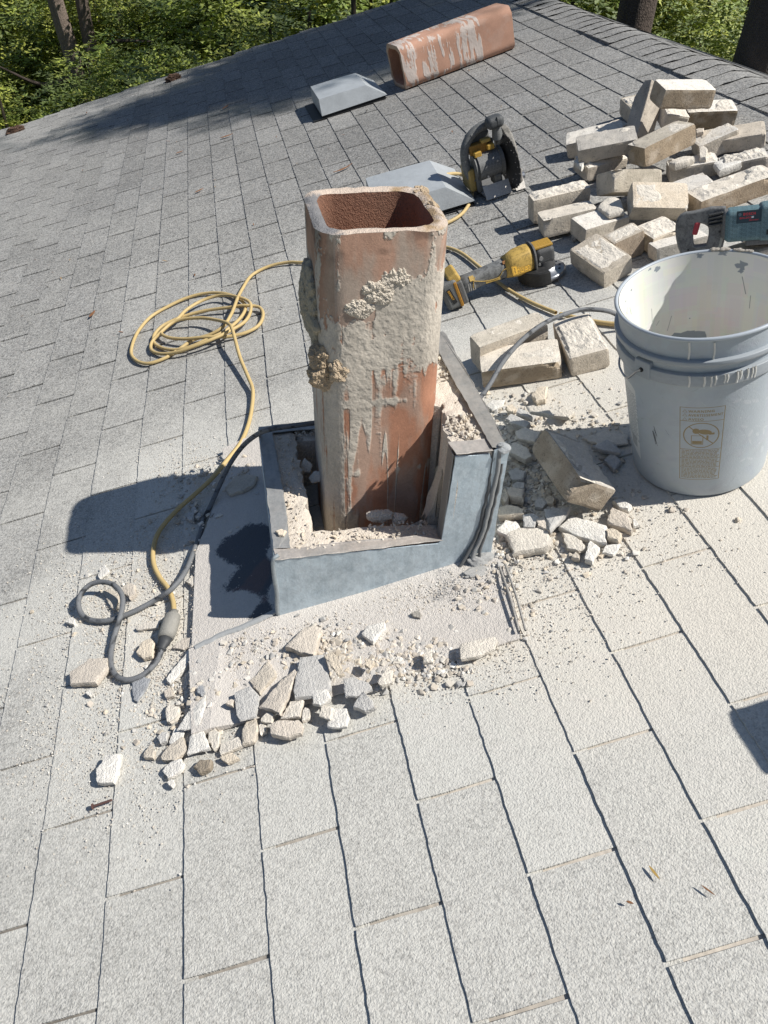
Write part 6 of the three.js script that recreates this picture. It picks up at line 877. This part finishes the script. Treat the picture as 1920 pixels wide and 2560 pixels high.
// ---------------------------------------------------------------- rotary hammer drill, blue with a D-handle
{
  const s = roofThing('rotary_hammer', 'teal and black rotary hammer drill resting on bricks behind the bucket', 'power drill', [1.688, 1.09, 0.052], -28 * Math.PI / 180); s.quaternion.multiply(new THREE.Quaternion().setFromAxisAngle(V3(1, 0, 0), -0.28)); s.scale.setScalar(0.8); const P = M.darkPlastic;
  const DB = [0.17, 0.172, 0.172], TEAL = [0.13, 0.225, 0.26];
  const o = new THREE.Shape(); o.moveTo(0.012, 0.0); o.lineTo(0.1, 0.006); o.quadraticCurveTo(0.118, 0.008, 0.12, 0.03); o.lineTo(0.128, 0.07); o.lineTo(0.122, 0.137); o.lineTo(0.085, 0.14); o.quadraticCurveTo(0.04, 0.132, 0.01, 0.132); o.quadraticCurveTo(-0.018, 0.128, -0.018, 0.095); o.quadraticCurveTo(-0.018, 0.05, 0.0, 0.012); o.closePath();
  const h = new THREE.Path(); h.moveTo(0.036, 0.024); h.lineTo(0.078, 0.026); h.quadraticCurveTo(0.09, 0.06, 0.082, 0.09); h.quadraticCurveTo(0.06, 0.112, 0.034, 0.106); h.quadraticCurveTo(0.022, 0.07, 0.03, 0.03); h.closePath(); o.holes.push(h);
  const hg = new THREE.ExtrudeGeometry(o, { depth: 0.026, bevelEnabled: true, bevelSize: 0.006, bevelThickness: 0.006, bevelSegments: 4, curveSegments: 14 }); hg.translate(0, 0, -0.013);
  mk('d_handle', tint(hg, ...DB), P, s);
  mk('trigger', tint(rbox(0.019, 0.042, 0.034, 0.006, 0.04, 0.086, 0.003, 0, 0, -0.25), 0.5, 0.05, 0.07), P, s);
  mk('body', [tint(rbox(0.2, 0.1, 0.088, 0.018, 0.225, 0.085, 0, 0, 0, 0, 4), ...TEAL), tint(rbox(0.12, 0.11, 0.094, 0.014, 0.285, 0.087, 0, 0, 0, 0, 4), 0.14, 0.23, 0.265), tint(rbox(0.05, 0.09, 0.07, 0.016, 0.14, 0.088, 0, 0, 0, 0, 4), ...DB)], P, s);
  mk('bellows', [0, 1, 2, 3].map((i) => tint(rbox(0.045, 0.006, 0.062, 0.003, 0.098, 0.094 + i * 0.011, 0.0, 0, 0, 0.12), 0.05, 0.052, 0.055)), P, s);
  mk('vent_slot', [[0.262, 0.112], [0.278, 0.112], [0.262, 0.092], [0.278, 0.092], [0.252, 0.06], [0.266, 0.062]].map(([x, y]) => box(0.008, 0.016, 0.004, x, y, 0.0462)), M.black, s);
  mk('lever', tint(rbox(0.009, 0.07, 0.008, 0.003, 0.118, 0.04, 0.018, 0, 0, -0.25), 0.4, 0.4, 0.36), P, s);
  mk('screw', [[0.018, 0.02], [0.1, 0.016], [0.112, 0.07], [0.05, 0.012]].map(([x, y]) => cyl(0.0035, 0.0035, 0.004, x, y, 0.019, 'z', 12)), M.black, s);
  mk('chuck', [tint(cyl(0.034, 0.026, 0.07, 0.39, 0.09, 0, 'x', 28), ...DB)], P, s);
  mk('rubber_foot', tint(rbox(0.1, 0.02, 0.06, 0.006, 0.24, 0.028, 0), ...DB), P, s);
  const [cv, g] = canvas(512, 256); g.fillStyle = '#203742'; g.fillRect(0, 0, 512, 256); g.strokeStyle = '#16262e'; g.lineWidth = 8; g.strokeRect(6, 6, 500, 244);
  g.strokeStyle = '#7e94a0'; g.lineWidth = 6; g.beginPath(); g.arc(66, 72, 26, 0, 7); g.stroke(); g.beginPath(); g.arc(66, 72, 12, 0, 7); g.stroke(); g.fillStyle = '#c9323a'; g.textBaseline = 'middle'; g.font = 'bold 78px sans-serif'; g.fillText('BOSCH', 128, 74, 350); g.font = 'bold 52px sans-serif'; g.fillText('BULLDOG', 60, 150, 390); g.font = 'italic bold 50px serif'; g.fillText('Xtreme', 250, 206, 230); g.fillStyle = '#cfd6d8'; g.fillRect(300, 128, 46, 36);
  const pl = new THREE.PlaneGeometry(0.074, 0.037); pl.translate(0.196, 0.112, 0.0445); mk('name_print', pl, std({ map: canvasTex(cv), roughness: 0.55 }), s);
}
// ---------------------------------------------------------------- ground and woodland round the house
const GY = -3.4;
{
  const g = new THREE.PlaneGeometry(400, 400, 90, 90); g.rotateX(-Math.PI / 2); const p = g.attributes.position, c = new Float32Array(p.count * 3);
  for (let i = 0; i < p.count; i++) { const x = p.getX(i), z = p.getZ(i), n = fbm2(x * 0.3, z * 0.3, 3); p.setY(i, GY + 0.25 * (fbm2(x * 0.06 + 9, z * 0.06, 2) - 0.5)); c.set([mix(0.05, 0.11, n), mix(0.07, 0.13, n), mix(0.025, 0.04, n)], i * 3); }
  g.setAttribute('color', new THREE.BufferAttribute(c, 3)); g.computeVertexNormals();
  tag(mk('ground', g, std({ vertexColors: true, roughness: 1, map: rep(gritCol, 300) })), 'green woodland floor far below the roof', 'ground', null, 'structure');
}
const camW = W(...CAM);
function along(px, py, dist) { const a = (px - 960) / 1920, b = (py - 1280) / 1920, d = D3(CF[0] + a * CR[0] + b * CD[0], CF[1] + a * CR[1] + b * CD[1], CF[2] + a * CR[2] + b * CD[2]); const k = dist / Math.hypot(d.x, d.z); return camW.clone().addScaledVector(d, k); }
// a spray: a twig with pointed leaves, about half a metre long
function sprayGeo(seed, nl, ll, lw) {
  const r = rng(seed), pos = [], cl = [];
  for (let i = 0; i < nl; i++) {
    const t = (i + 0.5) / nl, x = t * 0.5 - 0.1, s = i % 2 ? 1 : -1, a = 0.5 + 0.7 * r(), L = ll * (0.7 + 0.6 * r()), w = lw * (0.7 + 0.6 * r());
    const dir = V3(Math.cos(a), 0.35 * (r() - 0.6), s * Math.sin(a)).normalize(), sd = V3(-dir.z, 0.8 * (r() - 0.5), dir.x).normalize(), nrm = V3().crossVectors(dir, sd).normalize();
    const b = V3(x, 0.06 * (r() - 0.5), 0.02 * s), tip = b.clone().addScaledVector(dir, L).addScaledVector(nrm, -0.18 * L), m = b.clone().addScaledVector(dir, L * 0.45), l = m.clone().addScaledVector(sd, w / 2).addScaledVector(nrm, 0.12 * w), q = m.clone().addScaledVector(sd, -w / 2).addScaledVector(nrm, 0.12 * w);
    const k = 0.75 + 0.5 * r(); for (const v of [b, l, m, m, l, tip, b, m, q, m, tip, q]) { pos.push(v.x, v.y, v.z); cl.push(k, k, k * 0.95); }
  }
  const g = new THREE.BufferGeometry(); g.setAttribute('position', new THREE.Float32BufferAttribute(pos, 3)); g.setAttribute('color', new THREE.Float32BufferAttribute(cl, 3)); g.computeVertexNormals(); g.setAttribute('uv', new THREE.Float32BufferAttribute(new Float32Array(pos.length / 3 * 2), 2)); return g;
}
const sprays = [sprayGeo(1, 16, 0.1, 0.045), sprayGeo(2, 13, 0.12, 0.05), sprayGeo(3, 18, 0.085, 0.04)];
const leafMat = new THREE.MeshPhysicalMaterial({ vertexColors: true, roughness: 0.62, transmission: 0.35, thickness: 0, side: THREE.DoubleSide });
const barkMat = std({ vertexColors: true, roughness: 0.95, map: rep(gritCol, 2), bumpMap: rep(gritBump, 1.5), bumpScale: 0.012 });
const GREEN = [[0.26, 0.31, 0.04], [0.18, 0.245, 0.034], [0.37, 0.4, 0.06], [0.12, 0.17, 0.028]];
const tr = rng(71);
// sprays through an uneven volume made of clumps
function crown(parent, clumps, n, size, pal) {
  const list = []; for (let i = 0; i < n; i++) { const c = clumps[Math.floor(tr() * clumps.length)], d = V3(tr() - 0.5, tr() - 0.5, tr() - 0.5).normalize(), r = Math.pow(tr(), 0.42); list.push(V3(c[0] + d.x * c[3] * r, c[1] + d.y * c[3] * 0.75 * r, c[2] + d.z * c[3] * r)); }
  const q = new THREE.Quaternion(), e = new THREE.Euler(), m4 = new THREE.Matrix4(), cc = new THREE.Color(); const g = new THREE.Group(); g.name = 'crown'; g.userData.kind = 'stuff'; parent.add(g);
  sprays.forEach((geo, k) => { const mine = list.filter((_, i) => i % 3 === k), im = new THREE.InstancedMesh(geo, leafMat, mine.length); im.name = 'foliage'; im.castShadow = im.receiveShadow = true; mine.forEach((v, i) => { e.set(0.9 * (tr() - 0.5), tr() * 6.283, 0.9 * (tr() - 0.5) - 0.25); q.setFromEuler(e); const s = size * (0.7 + 0.6 * tr()); m4.compose(v, q, V3(s, s, s)); im.setMatrixAt(i, m4); const c = pal[Math.floor(tr() * pal.length)], b = 0.75 + 0.5 * tr(); im.setColorAt(i, cc.setRGB(c[0] * b, c[1] * b, c[2] * b)); }); g.add(im); });
}
function stem(pts, r0, r1, c, seed, rs = 12) {
  const cv = new THREE.CatmullRomCurve3(pts.map((p) => V3(...p))), n = 40, g = new THREE.TubeGeometry(cv, n, 1, rs), p = g.attributes.position; const per = rs + 1, cc = new Float32Array(p.count * 3);
  for (let i = 0; i <= n; i++) { const ctr = cv.getPointAt(i / n), rad = mix(r0, r1, i / n); for (let j = 0; j < per; j++) { const k = i * per + j, d = V3(p.getX(k), p.getY(k), p.getZ(k)).sub(ctr), w = rad * (0.9 + 0.25 * fbm2((j % rs) * 0.9 + seed, i * 0.25, 2)); p.setXYZ(k, ctr.x + d.x * w, ctr.y + d.y * w, ctr.z + d.z * w); const b = 0.7 + 0.6 * fbm2((j % rs) * 1.7 + seed, i * 0.9, 3); cc.set([c[0] * b, c[1] * b, c[2] * b], k * 3); } }
  g.setAttribute('color', new THREE.BufferAttribute(cc, 3)); g.computeVertexNormals(); const u = g.attributes.uv; for (let i = 0; i < u.count; i++) u.setXY(i, u.getX(i) * 4, u.getY(i)); return g;
}
const BARK = [0.13, 0.1, 0.085], BARKL = [0.34, 0.29, 0.24];
function tree(name, label, [x, z], h, r, c, clumps, n, size, pal, group, limbs = []) {
  const t = thing(name, label, 'tree', group); t.position.set(x, GY, z);
  for (const l of (Array.isArray(r) ? r : [r])) mk('trunk', l.isBufferGeometry ? l : stem([[0, -0.1, 0], [0.05, h * 0.4, 0.05], [0.02, h, -0.05]], l, l * 0.5, c, x), barkMat, t);
  for (const [p, a, b] of limbs) mk('limb', stem(p, a, b, c, p[0][1]), barkMat, t);
  if (clumps.length) crown(t, clumps, n, size, pal); return t;
}
// the trees whose trunks show, placed along the sight lines at their distances
{
  let b = along(211, 254, 13.2), tp = along(140, -40, 13.2); const dx = tp.x - b.x, dz = tp.z - b.z, hb = b.y - GY;
  tree('forked_tree', 'twin-stemmed tree with peeling grey bark beyond the left rake edge', [b.x, b.z], 9, [
    stem([[0.02, -0.2, 0], [0.02, hb, 0], [-0.1, hb + 1.2, 0], [-0.16, hb + 2.6, 0.05], [-0.2, 9, 0]], 0.125, 0.07, [0.27, 0.215, 0.18], 2, 14),
    stem([[0.1, -0.2, 0.02], [0.22, hb, 0.05], [0.24, hb + 1.2, 0], [0.28, hb + 2.6, 0], [0.5, 9, 0]], 0.095, 0.06, [0.19, 0.15, 0.125], 5, 14)],
  BARK, [[0, 8, 0, 2.2], [1, 9, -1, 2], [-1.4, 8.6, 0.6, 1.8]], 140, 1.3, GREEN, undefined, [[[[0.05, hb + 0.45, 0], [0.5, hb + 0.75, 0.1], [1.1, hb + 0.78, 0.2]], 0.04, 0.012], [[[0, hb + 0.35, 0], [-0.5, hb + 0.25, 0.1], [-1.0, hb + 0.5, 0.2]], 0.045, 0.012]]);
  b = along(62, 130, 19);
  tree('pale_barked_tree', 'slim pale-barked tree at the far left among the foliage', [b.x, b.z], 9, [stem([[0.05, -0.2, 0], [0, 2.5, 0], [-0.1, 5, 0], [0, 9, 0]], 0.16, 0.09, [0.46, 0.4, 0.33], 3, 12)], BARKL, [[0, 8.4, 0, 2]], 86, 1.3, GREEN);
  b = along(1590, 40, 9.5);
  tree('dark_trunk_tree', 'stout dark-barked tree just behind the ridge at upper right', [b.x, b.z], 10, [stem([[0.05, -0.2, 0], [0, 3, 0], [-0.02, 6, 0], [0.1, 10, 0]], 0.2, 0.14, [0.11, 0.085, 0.072], 7, 16)], BARK, [[0.5, 10, 0.5, 2.4], [-1, 9.5, -1, 2]], 166, 1.3, GREEN);
  b = along(1900, 120, 8.3);
  tree('dark_trunk_tree', 'massive dark trunk cut off by the right edge of the picture', [b.x, b.z], 10, [stem([[0.12, -0.2, 0], [0.1, 3, 0], [0.06, 6, 0], [0.1, 11, 0]], 0.27, 0.2, [0.09, 0.075, 0.065], 9, 18)], BARK, [[0.5, 11.5, 1.5, 2.2]], 133, 1.3, GREEN, undefined);
  b = along(715, -20, 17);
  tree('slim_tree', 'slim dark stem rising above the middle of the rake', [b.x, b.z], 8, [0.1], [0.09, 0.07, 0.06], [[0, 7.6, 0, 1.8]], 66, 1.3, GREEN);
  b = along(290, 60, 16);
  tree('slim_tree', 'thin dark sapling stem right of the twin-stemmed tree', [b.x, b.z], 8, [0.07], [0.1, 0.075, 0.06], [[0, 7.4, 0, 1.8]], 66, 1.3, GREEN);
  b = along(470, 100, 15);
  tree('slim_tree', 'thin stem half hidden in leaves left of the roof shadow', [b.x, b.z], 8, [0.06], [0.09, 0.07, 0.055], [[0, 7.4, 0, 1.8]], 66, 1.3, GREEN);
}
// the tall tree east of the house whose boughs shade the far end of the roof
{
  const t = thing('tall_oak', 'tall broad tree beyond the ridge, out of the picture, shading the far roof', 'tree'); const bx = 9.5, bz = -3.5; t.position.set(bx, GY, bz);
  mk('trunk', stem([[0, -0.2, 0], [-0.1, 4, 0], [0.1, 8, 0], [0, 13, 0]], 0.34, 0.2, BARK, 4, 16), barkMat, t);
  const cl = []; const sr = rng(17);
  for (const [px, py, k] of [[300, 300, .32], [380, 262, .34], [450, 262, .3], [520, 225, .42], [600, 200, .4], [560, 240, .28], [690, 200, .34], [690, 150, .45], [770, 170, .36], [830, 130, .42], [870, 172, .24], [760, 120, .4], [920, 100, .42], [950, 132, .2], [1000, 60, .4], [880, 60, .5], [980, 15, .5], [1080, 10, .5], [640, 140, .36], [1120, 40, .22], [720, 228, .16], [1180, 5, .3]]) {
    const [X, Y] = onRoof(px, py), w = W(X, Y).addScaledVector(SUND, 9 + 2.5 * sr()); cl.push([w.x - bx, w.y - GY, w.z - bz, k * 0.74]);
  }
  crown(t, cl, 640, 1.0, GREEN);
  for (const i of [1, 5, 9, 13, 16]) { const c = cl[i]; mk('limb', stem([[0, 8 + i * 0.2, 0], [c[0] * 0.5, (8 + c[1]) / 2 + 0.6, c[2] * 0.5], [c[0], c[1], c[2]]], 0.09, 0.02, BARK, i), barkMat, t); }
}
// saplings and bushes that fill the view beyond the rake and behind the ridge
{
  const SG = 'leafy saplings of the understorey', kinds = ['bright', 'mid-green', 'yellowish', 'dark']; let n = 0;
  const ORD = ['first', 'second', 'third', 'fourth', 'fifth', 'sixth', 'seventh', 'eighth', 'ninth', 'tenth', 'eleventh'];
  const put = (row, k, px, py, d, h, rad, cnt, size = 1.0) => { const b = along(px, py, d), gy = GY; const top = Math.min(h, 7), cl = []; for (let k = 0; k < 7; k++) cl.push([rad * 1.1 * (tr() - 0.5) * 1.6, top * (0.2 + 0.75 * (k + 0.5) / 7), rad * (tr() - 0.5) * 1.4, rad * (0.42 + 0.3 * tr())]);
    const pal = [GREEN[n % 4], GREEN[(n + 1) % 4], GREEN[n % 4]]; n++;
    const t = tree('sapling', `leafy green sapling, ${ORD[k]} from the left in the ${row}`, [b.x, b.z], top * 0.95, [0.03 + 0.02 * tr()], [0.1, 0.08, 0.06], cl, Math.round(cnt * 1.75), size * (d < 13 ? 0.7 : 0.9), pal, SG); return t; };
  const rows = (list, names) => { let k = 0, last = list[0][0], row = 0; for (const [px, d, h, rad, cnt] of list) { if (px < last) { row++; k = 0; } last = px; put(names[row], k++, px, 60, d, h, rad, cnt); } };
  rows([[-60, 12, 2.6, 1.2, 430], [60, 12, 2.2, 1.1, 430], [130, 14.8, 2.6, 1.1, 380], [290, 12.2, 2.6, 1.0, 400], [370, 11, 2.9, 1.2, 460], [470, 10.4, 3.1, 1.2, 480], [570, 10, 3.3, 1.2, 480], [670, 9.6, 3.5, 1.2, 480], [770, 9.4, 3.7, 1.2, 480], [880, 9.2, 4, 1.2, 460], [970, 9.5, 4.2, 1.1, 380],
    [0, 15.5, 3.4, 1.6, 460], [120, 16, 3.6, 1.6, 460], [240, 15, 3.6, 1.6, 460], [340, 14.5, 3.8, 1.6, 460], [450, 14, 4, 1.6, 460], [560, 13.5, 4, 1.6, 460], [680, 13, 4.2, 1.6, 460], [800, 13, 4.4, 1.6, 460], [920, 13, 4.6, 1.6, 420],
    [-40, 21, 4, 2.2, 420], [160, 21, 4.4, 2.2, 420], [330, 20, 4.6, 2.2, 420], [520, 19, 4.8, 2.2, 420], [720, 18, 5, 2.2, 420], [900, 18, 5, 2.2, 380]], ['front row beyond the rake', 'middle row beyond the rake', 'back row beyond the rake']);
  rows([[1420, 11, 4.4, 1.1, 330], [1500, 12.5, 4.4, 1.3, 380], [1660, 11, 4.2, 1.2, 400], [1760, 10.5, 4, 1.2, 420], [1860, 11.5, 3.9, 1.2, 400], [1960, 10.5, 3.8, 1.2, 380], [1460, 16, 5, 1.8, 400], [1620, 15.5, 4.8, 1.8, 420], [1740, 15, 4.6, 1.8, 420], [1880, 15, 4.5, 1.8, 420], [1560, 20, 5.2, 2.2, 380], [1760, 20, 5.2, 2.2, 400], [1950, 19, 5, 2.2, 380]], ['front row behind the ridge', 'middle row behind the ridge', 'back row behind the ridge']);
  // low undergrowth that nobody could count
  const g = new THREE.Group(); g.name = numbered('undergrowth'); scene.add(g); tag(g, 'mass of green undergrowth on the woodland floor', 'undergrowth', null, 'stuff'); const im = sprays.map((s) => { const m = new THREE.InstancedMesh(s, leafMat, 3400); m.name = 'foliage'; m.castShadow = m.receiveShadow = true; g.add(m); return m; });
  const q = new THREE.Quaternion(), e = new THREE.Euler(), m4 = new THREE.Matrix4(), cc = new THREE.Color();
  for (const m of im) for (let i = 0; i < 3400; i++) { const a = (-42 + 92 * tr()) * Math.PI / 180, d = 8.5 + 26 * Math.pow(tr(), 1.1), x = camW.x + d * Math.sin(a), z = camW.z - d * Math.cos(a), y = GY + 0.15 + 0.9 * tr() * (0.4 + fbm2(x * 0.5, z * 0.5, 2)) + Math.max(0, d - 18) * 0.12 * tr(); e.set(0.9 * (tr() - 0.5), tr() * 6.3, 0.9 * (tr() - 0.5)); q.setFromEuler(e); const s = 1.1 + 1.1 * tr(); m4.compose(V3(x, y, z), q, V3(s, s, s)); m.setMatrixAt(i, m4); const c = GREEN[Math.floor(tr() * 4)]; m.setColorAt(i, cc.setRGB(...c)); }
}
// unseen block of unknown kind, added and shaped to throw the right-edge shadow
{ const b = roofThing('shadow_block', 'unseen grey block added just off the right edge to cast the shadow there', 'block', [1.6, -0.335, 0.004]); mk('block_body', chipBox(0.2, 0.3, 0.11, 400, C.grey, C.grey, C.grey).translate(0, 0.15, 0), M.brick, b); mk('mortar_crust', crust(0.19, 0.1, 0.008, 401, 0.4, C.pale).translate(0, 0.3, 0), M.mortar, b); }
renderer.render(scene, camera);
